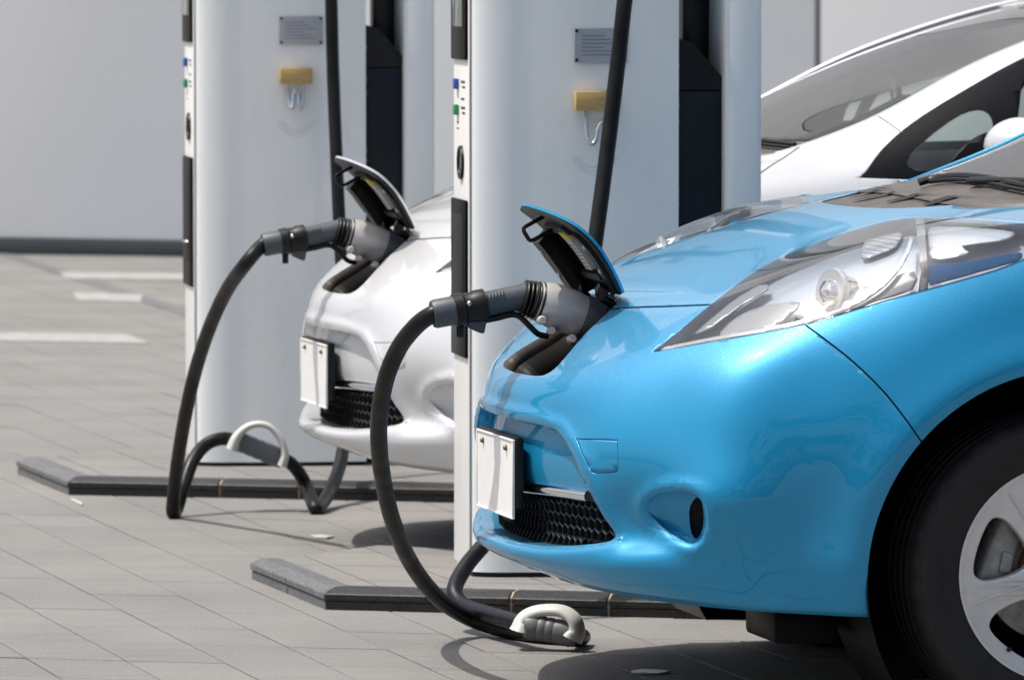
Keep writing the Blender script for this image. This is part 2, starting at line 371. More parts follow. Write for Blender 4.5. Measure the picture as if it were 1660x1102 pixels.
# ---- low granite-edged islands: kerb stones, bedding course, paved top
HK = .052
K0 = gnd(525, 988)[:2]; K1 = gnd(405, 938)[:2]; K2 = gnd(1196, 1004.5)[:2]
def kerb_set(off, label, label2, group):
    off = np.array(off); P0, P1 = K0 + off, K1 + off; uk = (K2 - K0) / np.linalg.norm(K2 - K0)
    nk = np.array([-uk[1], uk[0]]); us = (P1 - P0) / np.linalg.norm(P1 - P0); ns = np.array([us[1], -us[0]])
    if ns[0] < 0: ns = -ns
    root = empty('kerb', (P0[0], P0[1], 0)); tag(root, label, 'kerb', group)
    WK = .075; CH = .030
    # mitre direction at the corner
    mit = nk + ns * (1 - nk @ ns) / max(.05, (1 - (nk @ ns) ** 2)) * 1.0
    A2 = np.array([nk, ns]); mit = np.linalg.solve(A2, np.array([1., 1.]))        # point 1 m inside both edges
    def stone(p, q, n, pm=None, qm=None, m=M_GRAN, z0=.024, z1=HK, name='kerb_stone', chamfer=True):
        pm = n if pm is None else pm; qm = n if qm is None else qm
        prof = [(0, z0), (0, z1 - .013), (CH, z1), (WK, z1), (WK, z0)] if chamfer else [(.004, z0), (.004, z1), (WK, z1), (WK, z0)]
        V = [(*(p + pm * a), z) for a, z in prof] + [(*(q + qm * a), z) for a, z in prof]; c = len(prof)
        V = [(x - P0[0], y - P0[1], z) for x, y, z in V]
        F = [tuple(range(c)), tuple(range(2 * c - 1, c - 1, -1))] + [(i, i + c, (i + 1) % c + c, (i + 1) % c) for i in range(c)]
        bm = bmesh.new(); vs = [bm.verts.new(v) for v in V]; [bm.faces.new([vs[i] for i in f]) for f in F]; bmesh.ops.recalc_face_normals(bm, faces=bm.faces[:])
        bmesh.ops.bevel(bm, geom=bm.edges[:], offset=.0022, segments=1, affect='EDGES')
        return obj(name, bm2me(bm, name, False), m, root)
    g = .003; x = 0.
    lens = [.455, .236, .236, .236, .236, .236, .1]
    for k, ln in enumerate(lens):
        a, b = P0 + uk * (x + (g if k else 0)), P0 + uk * (x + ln - g)
        stone(a, b, nk, mit if k == 0 else None); stone(a, b, nk, mit if k == 0 else None, None, M_GRAN, -.004, .0215, 'base_stone', False)
        x += ln
    LT = np.linalg.norm(P1 - P0)
    for k in range(2):
        a, b = P0 + us * (LT * k / 2 + (g if k else 0)), P0 + us * (LT * (k + 1) / 2 - g)
        stone(a, b, ns, mit if k == 0 else None, None, M_GRANL); stone(a, b, ns, mit if k == 0 else None, None, M_GRANL, -.004, .0215, 'base_stone', False)
    # mortar between the stones, set back from their faces
    for (p, q, n, m1) in ((P0, P0 + uk * x, nk, mit), (P0, P1, ns, mit)):
        V = []; pr = [(.009, -.004), (.009, HK - .014), (CH + .004, HK - .0025), (WK - .004, HK - .0025), (WK - .004, -.004)]
        for e, mm in ((p, m1), (q, n)):
            for a, z in pr: w_ = e + mm * a; V.append((w_[0] - P0[0], w_[1] - P0[1], z))
        obj('mortar', mesh('mortar', V, [(i, i + 5, (i + 1) % 5 + 5, (i + 1) % 5) for i in range(5)] + [(0, 1, 2, 3, 4), (9, 8, 7, 6, 5)]), M_GROUT, root)
    # paved top of the island
    e0 = P0 + mit * WK; e1 = P0 + uk * x + nk * WK; e2 = e1 + nk * .52; e3 = P1 + nk * .32 + ns * .25; e4 = P1 + ns * WK
    pl = [e0 - P0, e1 - P0, e2 - P0, e3 - P0, e4 - P0]
    top = empty('island', (P0[0], P0[1], 0)); tag(top, label2, kind='structure')
    obj('island_bed', prism_me('island_bed', pl, -.004, HK - .007), bpy.data.materials['joint_mortar'], top)
    # slabs clipped to the island outline
    for i in range(-8, 9):
        for j in range(-3, 7):
            sp = [q + g00 - P0 for q in slab_poly(i + round(float(np.linalg.solve(np.array([ga, gb]).T, P0 - g00)[0])), j + round(float(np.linalg.solve(np.array([ga, gb]).T, P0 - g00)[1])))]
            out = [np.array(q) for q in sp]
            for a in range(len(pl)):                      # Sutherland-Hodgman
                p, q = pl[a], pl[(a + 1) % len(pl)]; e = q - p; nn = np.array([-e[1], e[0]]); new = []
                for b in range(len(out)):
                    u, v = out[b], out[(b + 1) % len(out)]; du, dv = (u - p) @ nn, (v - p) @ nn
                    if du >= 0: new.append(u)
                    if du * dv < 0: new.append(u + (v - u) * du / (du - dv))
                out = new
                if len(out) < 3: break
            if len(out) >= 3:
                ar = abs(sum(out[a][0] * out[(a + 1) % len(out)][1] - out[(a + 1) % len(out)][0] * out[a][1] for a in range(len(out)))) / 2
                if ar > .002: obj('slab', prism_me('slab', out, HK - .008, HK - .003), M_SLAB, top)
    return root
OFF = (-.838, 3.17)
kerb_set((0, 0), 'black granite kerb with pale bevelled end, at the foot of the near charger', 'paved island carrying the near charger', 'granite kerbs of the charger islands')
kerb_set(OFF, 'farther black granite kerb with pale bevelled end, below the far charger', 'paved island carrying the far charger', 'granite kerbs of the charger islands')

# ================================================================== CARS (one body surface, cut into panels; both cars share the meshes)
# rows run from nose centre round the corner and back to the tail centre: (back from nose, lateral, height)
def row(front, side): return front + side
R = []
R.append(row([(.055,0,.272),(.064,.18,.268),(.090,.36,.262),(.145,.52,.256),(.235,.66,.25),(.335,.757,.246),(.44,.815,.242),(.56,.845,.238)],
  [(.80,.86,.23),(1.05,.865,.22),(1.36,.865,.21),(1.8,.865,.21),(2.3,.865,.21),(2.95,.865,.21),(3.6,.86,.22),(4.05,.82,.25),(4.30,.62,.27),(4.38,0,.28)]))
R.append(row([(-.016,0,.318),(-.005,.18,.318),(.026,.36,.322),(.079,.522,.334),(.177,.666,.350),(.296,.767,.348),(.418,.830,.345),(.56,.861,.345)],
  [(.80,.872,.33),(1.05,.876,.32),(1.36,.877,.31),(1.8,.877,.31),(2.3,.877,.31),(2.95,.877,.31),(3.6,.876,.33),(4.07,.84,.36),(4.36,.65,.38),(4.44,0,.39)]))
R.append(row([(.004,0,.342),(.014,.178,.342),(.044,.354,.347),(.096,.510,.360),(.189,.653,.378),(.295,.766,.388),(.417,.831,.386),(.56,.863,.385)],
  [(.80,.876,.38),(1.05,.880,.37),(1.36,.881,.36),(1.8,.881,.36),(2.3,.881,.36),(2.95,.881,.36),(3.6,.879,.38),(4.08,.85,.42),(4.37,.66,.44),(4.45,0,.45)]))
R.append(row([(-.022,0,.48),(-.010,.18,.48),(.021,.36,.48),(.070,.52,.485),(.170,.664,.49),(.285,.771,.495),(.412,.836,.50),(.56,.869,.50)],
  [(.80,.882,.50),(1.05,.887,.50),(1.36,.888,.50),(1.8,.888,.50),(2.3,.888,.50),(2.95,.888,.50),(3.6,.886,.52),(4.08,.855,.55),(4.38,.67,.56),(4.455,0,.57)]))
R.append(row([(-.008,0,.600),(.003,.18,.600),(.033,.36,.602),(.083,.52,.608),(.180,.657,.615),(.295,.762,.62),(.423,.830,.625),(.575,.869,.63)],
  [(.80,.888,.63),(1.06,.893,.63),(1.36,.893,.63),(1.8,.893,.63),(2.3,.893,.63),(2.95,.893,.63),(3.6,.892,.65),(4.08,.86,.67),(4.39,.68,.68),(4.46,0,.69)]))
R.append(row([(.030,0,.664),(.041,.18,.665),(.073,.355,.672),(.130,.505,.688),(.216,.635,.705),(.325,.738,.718),(.450,.808,.728),(.605,.857,.735)],
  [(.82,.886,.74),(1.08,.893,.74),(1.36,.892,.74),(1.8,.892,.74),(2.3,.892,.74),(2.95,.892,.75),(3.6,.888,.77),(4.08,.85,.78),(4.38,.67,.79),(4.45,0,.80)]))
R.append(row([(.128,0,.742),(.136,.17,.743),(.160,.335,.750),(.206,.475,.766),(.282,.595,.785),(.381,.695,.803),(.503,.770,.822),(.660,.826,.850)],
  [(.86,.862,.875),(1.1,.872,.885),(1.36,.872,.885),(1.8,.873,.885),(2.3,.874,.89),(2.95,.873,.90),(3.6,.865,.92),(4.06,.82,.93),(4.34,.64,.93),(4.42,0,.94)]))
R.append(row([(.252,0,.838),(.257,.155,.838),(.277,.305,.841),(.318,.432,.850),(.386,.540,.873),(.475,.630,.902),(.590,.703,.934),(.735,.760,.965)],
  [(.92,.798,.980),(1.13,.815,.985),(1.38,.825,.985),(1.8,.828,.985),(2.3,.83,.99),(2.95,.828,1.0),(3.6,.815,1.01),(4.04,.76,1.01),(4.30,.59,1.0),(4.38,0,1.01)]))
R.append(row([(.43,0,.925),(.433,.14,.924),(.445,.275,.921),(.474,.39,.922),(.525,.487,.938),(.598,.57,.962),(.695,.637,.988),(.82,.687,1.008)],
  [(.98,.722,1.020),(1.18,.752,1.032),(1.42,.782,1.055),(1.8,.792,1.085),(2.25,.79,1.10),(2.9,.78,1.11),(3.55,.77,1.11),(3.98,.70,1.10),(4.24,.54,1.08),(4.32,0,1.08)]))
R.append(row([(.64,0,.999),(.642,.13,.997),(.65,.25,.991),(.672,.355,.984),(.71,.445,.990),(.768,.52,1.002),(.845,.58,1.016),(.945,.625,1.027)],
  [(1.07,.662,1.038),(1.25,.693,1.078),(1.47,.712,1.142),(1.8,.712,1.215),(2.22,.70,1.265),(2.85,.69,1.29),(3.45,.67,1.28),(3.88,.60,1.25),(4.10,.46,1.22),(4.20,0,1.22)]))
R.append(row([(.86,0,1.046),(.862,.12,1.044),(.868,.23,1.040),(.882,.325,1.035),(.905,.41,1.031),(.945,.48,1.034),(.998,.54,1.039),(1.063,.585,1.047)],
  [(1.15,.612,1.072),(1.32,.622,1.136),(1.52,.611,1.236),(1.80,.582,1.350),(2.18,.556,1.448),(2.8,.55,1.492),(3.4,.53,1.47),(3.80,.47,1.42),(4.0,.35,1.38),(4.08,0,1.39)]))
R = np.array(R)
R[2:6, 5] += (-.006, .009, 0); R[2:6, 4] += (.005, -.002, 0); R[3:6, 6] += (.002, -.004, 0)      # bumper corner edge
R[3, :3, 0] += (.014, .013, .009); R[4, :3, 0] += (.016, .015, .010); R[1:3, :3, 0] += (.007, .006, .004)
R[3:5, 2:5, 0] += (.012, .020, .009); R[5, 2:5, 0] += (.003, .007, .004); R[1, 2:5, 0] += (.008, .010, .004); R[2, 2:5, 0] += (.004, .006, .003)
def cspline(knots, Y, tq, end=None):
    """cubic spline interpolation along axis 0; mirrored ends handled by padding in the caller"""
    n = len(knots); h = np.diff(knots); Am = np.zeros((n, n)); rhs = np.zeros((n,) + Y.shape[1:])
    Am[0, 0] = Am[-1, -1] = 1
    for i in range(1, n - 1):
        Am[i, i - 1], Am[i, i], Am[i, i + 1] = h[i - 1], 2 * (h[i - 1] + h[i]), h[i]
        rhs[i] = 6 * ((Y[i + 1] - Y[i]) / h[i] - (Y[i] - Y[i - 1]) / h[i - 1])
    Mm = np.linalg.solve(Am, rhs.reshape(n, -1)).reshape(rhs.shape)
    out = []
    for t in tq:
        i = min(max(np.searchsorted(knots, t, 'right') - 1, 0), n - 2); a = (knots[i + 1] - t) / h[i]; b = (t - knots[i]) / h[i]
        out.append(a * Y[i] + b * Y[i + 1] + ((a ** 3 - a) * Mm[i] + (b ** 3 - b) * Mm[i + 1]) * h[i] ** 2 / 6)
    return np.array(out)
def sub(kn, res):
    t = []
    for i in range(len(kn) - 1): t += list(np.linspace(kn[i], kn[i + 1], res[i] + 1)[:-1])
    return np.array(t + [kn[-1]])
MIRR = np.array([1, -1, 1.])
Rp = np.concatenate([R[:, 3:0:-1] * MIRR, R, R[:, -2:-4:-1] * MIRR], 1)          # symmetric about the centre plane
kc = np.concatenate([[0], np.cumsum(np.mean(np.linalg.norm(np.diff(Rp, axis=1), axis=2), 0))])
cols = cspline(kc, Rp.transpose(1, 0, 2), sub(kc[3:-2], [9, 9, 9, 9, 9, 9, 9, 12, 12, 12, 10, 8, 6, 6, 6, 6, 6]))     # (col, row, 3)
kr = np.concatenate([[0], np.cumsum(np.mean(np.linalg.norm(np.diff(R[:, :11], axis=0), axis=2), 1))])
G = cspline(kr, cols.transpose(1, 0, 2), sub(kr, [6, 5, 12, 12, 10, 12, 12, 10, 10, 9]))                 # (row, col, 3)
# local swellings: fog-lamp pod and wheel-arch lip
tt, yy, zz = G[..., 0], G[..., 1], G[..., 2]
side = np.clip((yy - .55) / .2, 0, 1)
pod = .020 * np.exp(-(((tt - .265) / .085) ** 2 + ((zz - .475) / .075) ** 2)) * side
G[..., 1] += pod; G[..., 0] -= pod * .5
for ac in (.96, 3.66):
    rr = np.hypot(tt - ac, zz - .316); lip = .016 * np.exp(-((rr - .43) / .055) ** 2) * np.clip((yy - .75) / .08, 0, 1)
    G[..., 1] += lip
NR, NC = G.shape[:2]
def grid_bm(Gr, flip=False):
    bm = bmesh.new(); vs = [[bm.verts.new((p[0], -p[1], p[2])) for p in r] for r in Gr]
    for i in range(len(Gr) - 1):
        for j in range(len(Gr[0]) - 1):
            q = [vs[i][j], vs[i][j + 1], vs[i + 1][j + 1], vs[i + 1][j]]
            bm.faces.new(q[::-1] if flip else q)
    return bm
BM = grid_bm(G); BM.normal_update()
BM.faces.ensure_lookup_table()
fmid = min(BM.faces, key=lambda f: (f.calc_center_median() - Vector((1.8, -.88, .6))).length)
if fmid.normal.y > 0: bmesh.ops.reverse_faces(BM, faces=BM.faces[:]); BM.normal_update()
BVH = BVHTree.FromBMesh(BM)
RotW = Matrix.Rotation(TH, 4, 'Z')
def camloc(O): return (RotW.inverted() @ Vector(CAM - O))
def surf(x, y, O=None):                                   # point and normal where the sight line meets the near body half
    O = OB if O is None else O; d = RotW.inverted() @ Vector(ray(x, y)); h = BVH.ray_cast(camloc(O), d.normalized())
    return h[0], h[1]
def pxof(bm, O):
    P = np.array([v.co[:] for v in bm.verts]); return projW(car2w(P, O))
class Px:                                                 # cutting along sight lines of the photo
    def __init__(s, O): s.O = O; s.c = camloc(O)
    def uv(s, bm): return pxof(bm, s.O)
    def uvl(s, c): return projW(car2w(np.array(c), s.O))
    def one(s, co): return projW(car2w(np.array(co[:]), s.O))
    def plane(s, a, b):
        ra = RotW.inverted() @ Vector(ray(*a)); rb = RotW.inverted() @ Vector(ray(*b)); return s.c, ra.cross(rb).normalized()
    margin = 26
class Lat:                                                # cutting straight through from the side
    def uv(s, bm): return np.array([(v.co.x, v.co.z) for v in bm.verts])
    def uvl(s, c): return np.array(c)[:, [0, 2]]
    def one(s, co): return np.array((co.x, co.z))
    def plane(s, a, b):
        d = Vector((b[0] - a[0], 0, b[1] - a[1])); return Vector((a[0], 0, a[1])), d.cross(Vector((0, 1, 0))).normalized()
    margin = .05
PB, PS, LT = Px(OB), Px(OS), Lat()
def cut(bm, poly, pr, closed=True, ok=None):
    n = len(poly); uv = pr.uv(bm)
    for i in range(n if closed else n - 1):
        a, b = np.array(poly[i], float), np.array(poly[(i + 1) % n], float)
        if np.linalg.norm(b - a) < 1e-9: continue
        bm.verts.ensure_lookup_table(); nv_ = len(bm.verts)
        if nv_ > len(uv): uv = np.concatenate([uv, pr.uvl([bm.verts[k].co[:] for k in range(len(uv), nv_)])])
        lo = np.minimum(a, b) - pr.margin; hi = np.maximum(a, b) + pr.margin
        # near the segment itself only
        d = b - a; L = np.linalg.norm(d); nrm = np.array([-d[1], d[0]]) / L; rel = uv - a
        m = (np.abs(rel @ nrm) < pr.margin) & (rel @ d / L > -pr.margin) & (rel @ d / L < L + pr.margin)
        fs = set()
        for k in np.nonzero(m)[0]: pass
        bm.verts.ensure_lookup_table()
        for k in np.nonzero(m)[0]:
            for f in bm.verts[k].link_faces: fs.add(f)
        if ok: fs = {f for f in fs if ok(f.calc_center_median())}
        if not fs: continue
        es = {e for f in fs for e in f.edges}; vs = {v for f in fs for v in f.verts}
        co, no = pr.plane(a, b)
        bmesh.ops.bisect_plane(bm, geom=list(fs) + list(es) + list(vs), dist=1e-6, plane_co=co, plane_no=no)
def ribbon(pts, w):
    P = [np.array(p, float) for p in pts]; Lp, Rp_ = [], []
    for i, p in enumerate(P):
        d = P[min(i + 1, len(P) - 1)] - P[max(i - 1, 0)]; d /= np.linalg.norm(d); nn = np.array([-d[1], d[0]]) * w
        Lp.append(p + nn); Rp_.append(p - nn)
    return Lp + Rp_[::-1]
S = lambda pts, n=3, closed=True: [tuple(p) for p in crom(pts, n, closed)]
# ---- outlines read off the photo (near side of the blue car)
HLp = S([(1057,570.5),(1110,562),(1160,553),(1250,537.5),(1329,519.5),(1431,487.5),(1491,472),(1551,455),(1612,437.5),(1660,419),(1700,399)],3,False)[:-1] + \
      S([(1700,399),(1703,384),(1690,370),(1660,362),(1582,356.5),(1521,354.5),(1491,353.5),(1446,356.5),(1371,377),(1310,399),(1235,433),(1160,487),(1100,537)],3,False)[:-1] + [(1100,537)]
MOUTH = S([(905,700),(925,730),(950,786),(975,832),(997,864),(990,876),(965,881)],3,False) + S([(930,884),(880,884),(830,876),(790,862),(700,846)],3,False) + S([(700,652),(778,667),(830,678),(875,688)],3,False)
FOG = S([(1051,826),(1055,811),(1070,801),(1092,796.5),(1117,797.5),(1134,807),(1143,826),(1143.5,850),(1137,872),(1122,881),(1103,874),(1080,859),(1061,842)],3)
PORT = S([(846,606),(866,609),(884,607),(906,591),(945,545),(975,516),(1004,488)],4,False) + [(1004,488),(985,466),(940,430),(780,520),(815,600)]
TOW = S([(938,714),(942,711),(995,712),(1001,718),(1002,758),(996,766),(966,767),(957,757)],2)
SEAMH = S([(990,500),(1030,498),(1080,496.5),(1120,495),(1158,493.5)],3,False)
SEAMF = S([(1306,527),(1340,552),(1385,588),(1432,634),(1468,679),(1494,716)],3,False)
HOODP = [(960,502)] + SEAMH + [(1200,480),(1400,420),(1600,395),(1702,388)] 
pW = tuple(projW(car2w(np.array([1.14,-.606,1.065]), OB))); pHs = S([(1702,386),(1745,352),tuple(.5*(np.array((1745,352))+np.array(pW))),pW],2,False)
HOODP = HOODP + pHs + [(pW[0]+10,pW[1]-40),(700,200),(700,502)]
COWLP = S([(1310,300),(1334,326),(1345,331),(1400,336.5),(1460,337.5),(1540,333),(1620,326.5),(1680,320),(1730,311)],3,False) + [(1790,298),pW,(pW[0],pW[1]-60),(1310,240)]
DLO = S([(1.235,.992),(1.262,1.012),(1.31,1.058),(1.40,1.122),(1.54,1.199),(1.75,1.298),(2.0,1.378),(2.35,1.432),(2.8,1.447),(3.2,1.425),(3.5,1.36),(3.66,1.26),(3.70,1.14),(3.66,1.065),(3.45,1.045)],3,False) + [(3.0,1.035),(2.2,1.02),(1.7,1.0),(1.4,.985)]
QWIN = S([tuple(inv(x,y,.74,OS)) for x,y in [(1460,268),(1468,250),(1490,232),(1520,210),(1560,186),(1588,178),(1603,184),(1606,200),(1600,212),(1580,219),(1550,238),(1528,262),(1510,273),(1480,276)]],2)
WIN1 = S([(1.66,1.05),(1.70,1.21),(1.80,1.275),(2.0,1.345),(2.32,1.395),(2.36,1.38),(2.36,1.06),(2.30,1.045),(1.72,1.03)],2)
WIN2 = S([(2.46,1.075),(2.46,1.39),(2.50,1.405),(2.8,1.415),(3.05,1.40),(3.08,1.36),(3.08,1.09),(3.0,1.07),(2.52,1.06)],2)
arc = lambda c, r: [(c + r * math.cos(a), .316 + r * math.sin(a)) for a in np.linspace(math.radians(-14), math.radians(194), 48)]
ARCH1, ARCH2 = arc(.96, .411), arc(3.66, .40)
ARCH1 = [(1.36, .05)] + ARCH1 + [(.556, .05)]; ARCH2 = [(4.05, .05)] + ARCH2 + [(3.27, .05)]
def sidef(c): return c.y < -.6
def camside(c): return c.x < 1.5
GAPS = [(ribbon(SEAMH, 1.5), PB, camside), (ribbon(SEAMF, 1.5), PB, camside), (ribbon(pHs, 1.6), PB, camside)]
LG = [([(1.333,.24),(1.341,.24),(1.341,.985),(1.333,.985)]), ([(2.40,.24),(2.408,.24),(2.408,1.01),(2.40,1.01)]), ([(3.14,.62),(3.148,.62),(3.148,1.02),(3.14,1.02)]), [(2.404,.239),(2.405,.239),(2.405,.2395)]]
towgap = ribbon(TOW + TOW[:1], 1.1)
for pl in (ARCH1, ARCH2, DLO, QWIN, WIN1, WIN2): cut(BM, pl, LT, True, sidef)
for pl in LG: cut(BM, pl, LT, True, sidef)
XB = [(1.337, .985), (1.337, 1.0), (1.40, 1.07), (1.375, 1.10), (1.335, 1.15), (1.30, 1.19), (1.28, 1.22)]
cut(BM, XB[2:], LT, False, lambda c: c.y < -.5)
for pl, ok in ((HLp, camside), (MOUTH, camside), (FOG, camside), (PORT, camside), (COWLP, camside)): cut(BM, pl, PB, True, ok)
for pl, pr, ok in GAPS: cut(BM, pl, pr, True, ok)
TIN = [tuple(np.array(p) * .985 + np.array((972, 738)) * .015) for p in TOW]
cut(BM, TOW, PB, True, camside); cut(BM, [tuple((np.array(p) - (971, 738)) * .955 + (971, 738)) for p in TOW], PB, True, camside)
# ---- which panel each face belongs to
tagl = BM.faces.layers.int.new('panel')
BM.normal_update(); cl = camloc(OB)
TOWI = [tuple((np.array(p) - (971, 738)) * .955 + (971, 738)) for p in TOW]
def classify(f):
    c = f.calc_center_median(); lt = (c.x, c.z)
    if c.y < -.6:
        if inpoly(lt, ARCH1) or inpoly(lt, ARCH2): return 'none'
        if inpoly(lt, QWIN): return 'quarter_glass'
        if inpoly(lt, WIN1) or inpoly(lt, WIN2): return 'side_glass'
        for g_ in LG:
            if inpoly(lt, g_): return 'gap'
        if inpoly(lt, DLO): return 'window_surround'
    if c.x < 1.5:
        p = PB.one(c)
        if inpoly(p, HLp) and c.y < -.3: return 'lamp'
        if inpoly(p, PORT) and c.x < .4: return 'port'
        if inpoly(p, MOUTH) and c.x < .3: return 'mouth'
        if inpoly(p, FOG) and c.x < .45: return 'fog'
        for pl, pr, ok in GAPS:
            if inpoly(p, pl): return 'gap'
        if inpoly(p, TOW) and c.x < .4: return 'tow' if inpoly(p, TOWI) else 'gap'
        if inpoly(p, COWLP) and c.x > .6 and c.z > .97: return 'cowl'
        if inpoly(p, HOODP) and c.z > .8: return 'hood'
    if c.x < float(np.interp(c.z, [p[1] for p in XB], [p[0] for p in XB])):
        q = PB.one(c); k = np.array(SEAMF)
        if q[1] < 716 and q[0] > np.interp(q[1], k[:, 1], k[:, 0]) and c.x > .3: return 'fender'
        if c.x > .9: return 'fender'
        return 'bumper'
    if c.z < 1.02 or lt[1] < .99 + .0 * lt[0]:
        if c.x < 2.404: return 'door' if c.y < -.7 else 'body_side'
        if c.x < 3.144 and c.y < -.7: return 'rear_door'
    return 'body_side'
FACES = {}
for f in BM.faces: FACES.setdefault(classify(f), []).append(f)
# rolled edge round the mouth and the fog scoop
def bead(faces, poly, amp, d0, wdt):
    A_ = np.array(poly, float); B_ = np.roll(A_, -1, 0); seen = {v for f in faces for v in f.verts}; BM.normal_update()
    for v in seen:
        p = PB.one(v.co)
        if p[0] < 700 or p[0] > 1230: continue
        ab = B_ - A_; t_ = np.clip(((p - A_) * ab).sum(1) / np.maximum((ab ** 2).sum(1), 1e-9), 0, 1); d = np.sqrt((((A_ + ab * t_[:, None]) - p) ** 2).sum(1).min())
        if d < 1.0 or d > 45: continue
        v.co += v.normal * amp * math.exp(-((d - d0) / wdt) ** 2)
bead(FACES['bumper'] + FACES['tow'] + FACES['gap'], MOUTH, .007, 12, 9); bead(FACES['bumper'] + FACES['tow'] + FACES['gap'], FOG, .008, 11, 10)
BM.normal_update()
def take(fs, move=None):
    """copy faces (and optionally displace each vertex: move(co, normal)) into a new bmesh"""
    b = bmesh.new(); mp = {}
    for f in fs:
        for v in f.verts:
            if v not in mp:
                co = v.co.copy()
                if move: co = move(co, v.normal)
                mp[v] = b.verts.new(co)
        try: b.faces.new([mp[v] for v in f.verts])
        except ValueError: pass
    return b, mp
def rim_edges(fs):
    S_ = set(fs); return [e for f in fs for e in f.edges if sum(1 for g_ in e.link_faces if g_ in S_) == 1 and not all(abs(v.co.y) < 1e-5 for v in e.verts)]
def recess(fs, move, steps=1):
    """displaced copy of the faces; and the wall that joins its rim back to the skin"""
    fl, mp = take(fs, move); wl = bmesh.new(); wm = {}
    def wv(v, k):
        if (v, k) not in wm: wm[(v, k)] = wl.verts.new(v.co.lerp(mp[v].co, k / steps))
        return wm[(v, k)]
    for e in set(rim_edges(fs)):
        a, b = e.verts; f = [g_ for g_ in e.link_faces if g_ in set(fs)][0]
        # orient the wall towards the cavity
        for l_ in f.loops:
            if l_.edge == e: a, b = l_.vert, l_.link_loop_next.vert
        for k in range(steps):
            try: wl.faces.new([wv(a, k), wv(b, k), wv(b, k + 1), wv(a, k + 1)])
            except ValueError: pass
    return fl, wl
def mirrored(bm, weld=True):
    b = bm.copy(); r = bmesh.ops.duplicate(b, geom=b.verts[:] + b.edges[:] + b.faces[:])
    nv = [g_ for g_ in r['geom'] if isinstance(g_, bmesh.types.BMVert)]; nf = [g_ for g_ in r['geom'] if isinstance(g_, bmesh.types.BMFace)]
    for v in nv: v.co.y = -v.co.y
    bmesh.ops.reverse_faces(b, faces=nf)
    if weld: bmesh.ops.remove_doubles(b, verts=[v for v in b.verts if abs(v.co.y) < 2e-4], dist=4e-4)
    return b
def flipped(bm):
    b = bm.copy()
    for v in b.verts: v.co.y = -v.co.y
    bmesh.ops.reverse_faces(b, faces=b.faces[:]); return b
CARPARTS = []           # (name, mesh, material, parent index, solidify thickness)
def cp(name, me, m, parent=None, solid=0.): CARPARTS.append([name, me, m, parent, solid]); return len(CARPARTS) - 1
PAINT = 'PAINT'
def both(name, bm, m, parent=(None, None), solid=0., smooth=True):
    a = cp(name, bm2me(bm.copy(), name, smooth), m, parent[0], solid); b = cp(name, bm2me(flipped(bm), name, smooth), m, parent[1], solid); bm.free(); return (a, b)
def centre(name, bm, m, parent=None, solid=0., sharp=0.):
    me = bm2me(mirrored(bm), name)
    if sharp: me.set_sharp_from_angle(angle=sharp)
    i = cp(name, me, m, parent, solid); bm.free(); return i
i_bump = centre('bumper', take(FACES['bumper'])[0], PAINT, None, .004)
i_hood = centre('hood', take(FACES['hood'])[0], PAINT, None, .004)
i_fen = both('fender', take(FACES['fender'])[0], PAINT, (None, None), .004)
i_door = both('door', take(FACES['door'])[0], PAINT, (None, None), .004)
i_rdoor = both('door', take(FACES['rear_door'])[0], PAINT, (None, None), .004)
i_body = centre('body_shell', take(FACES['body_side'])[0], PAINT, None, .004)
both('window_surround', take(FACES['window_surround'])[0], M_GLOSSB, (None, None), .004)
gp_ = []
for u_ in np.linspace(0, 1, 7):
    t_, z_ = 1.335 + .042 * u_, 1.150 - .050 * u_; h_ = BVH.ray_cast(Vector((t_, -2, z_)), Vector((0, 1, 0)))
    if h_[0] is not None: gp_.append(h_[0] - h_[1] * .0006)
for sg in (1, -1): cp('pillar_seam', tube_me('pillar_seam', [(p.x, p.y * sg, p.z) for p in gp_], .0022, 6, 2), M_GAP)
both('quarter_window', take(FACES['quarter_glass'])[0], M_GLASS); both('side_window', take(FACES['side_glass'])[0], M_GLASSD)
inward = lambda d: (lambda co, no: co - no * d)
def comps(fs):
    S_ = set(fs); out = []
    while S_:
        st = [S_.pop()]; c = list(st)
        while st:
            for e in st.pop().edges:
                for g_ in e.link_faces:
                    if g_ in S_: S_.remove(g_); st.append(g_); c.append(g_)
        out.append(c)
    return sorted(out, key=len, reverse=True)
for c_ in comps(FACES['gap']):
    if len(c_) > 3: both('panel_gap', take(c_, inward(.007))[0], M_GAP)
FACES['cowl'] = comps(FACES['cowl'])[0]
i_tow = centre('tow_cover', take(FACES['tow'])[0], PAINT, i_bump, .003) if False else both('tow_cover', take(FACES['tow'], inward(.0012))[0], PAINT, (i_bump, i_bump), .003)
i_cowl = centre('cowl', take(FACES['cowl'], inward(.004))[0], M_COWL, None, .003)
# ---- mouth: recessed blue panel, chrome bar, honeycomb grille
DEP = .034
fl, wl = recess(FACES['mouth'], lambda co, no: co + Vector((DEP, .0, 0)), 3)
fl0_, wl2 = recess(FACES['mouth'], lambda co, no: co + Vector((DEP + .035, .0, 0)), 4); fl0_.free(); wl.free()
centre('mouth_wall', wl2, PAINT, i_bump)
LINE0 = [(600, 740), (845, 780), (900, 787.5), (957, 796), (1120, 823)]; LINE1 = [(600, 757), (845, 797), (900, 804), (960, 812.5), (1120, 838)]
pan_blue = LINE0 + [(1120, 500), (600, 500)]; pan_chr = LINE0 + LINE1[::-1]
cut(fl, LINE0, PB, False); cut(fl, LINE1, PB, False); fl.normal_update()
fb = [f for f in fl.faces if inpoly(PB.one(f.calc_center_median()), pan_blue)]; fc = [f for f in fl.faces if inpoly(PB.one(f.calc_center_median()), pan_chr)]
sb, sc_ = set(fb), set(fc); fg = [f for f in fl.faces if f not in sb and f not in sc_]
centre('plate_panel', take(fb)[0], PAINT, i_bump, .003)
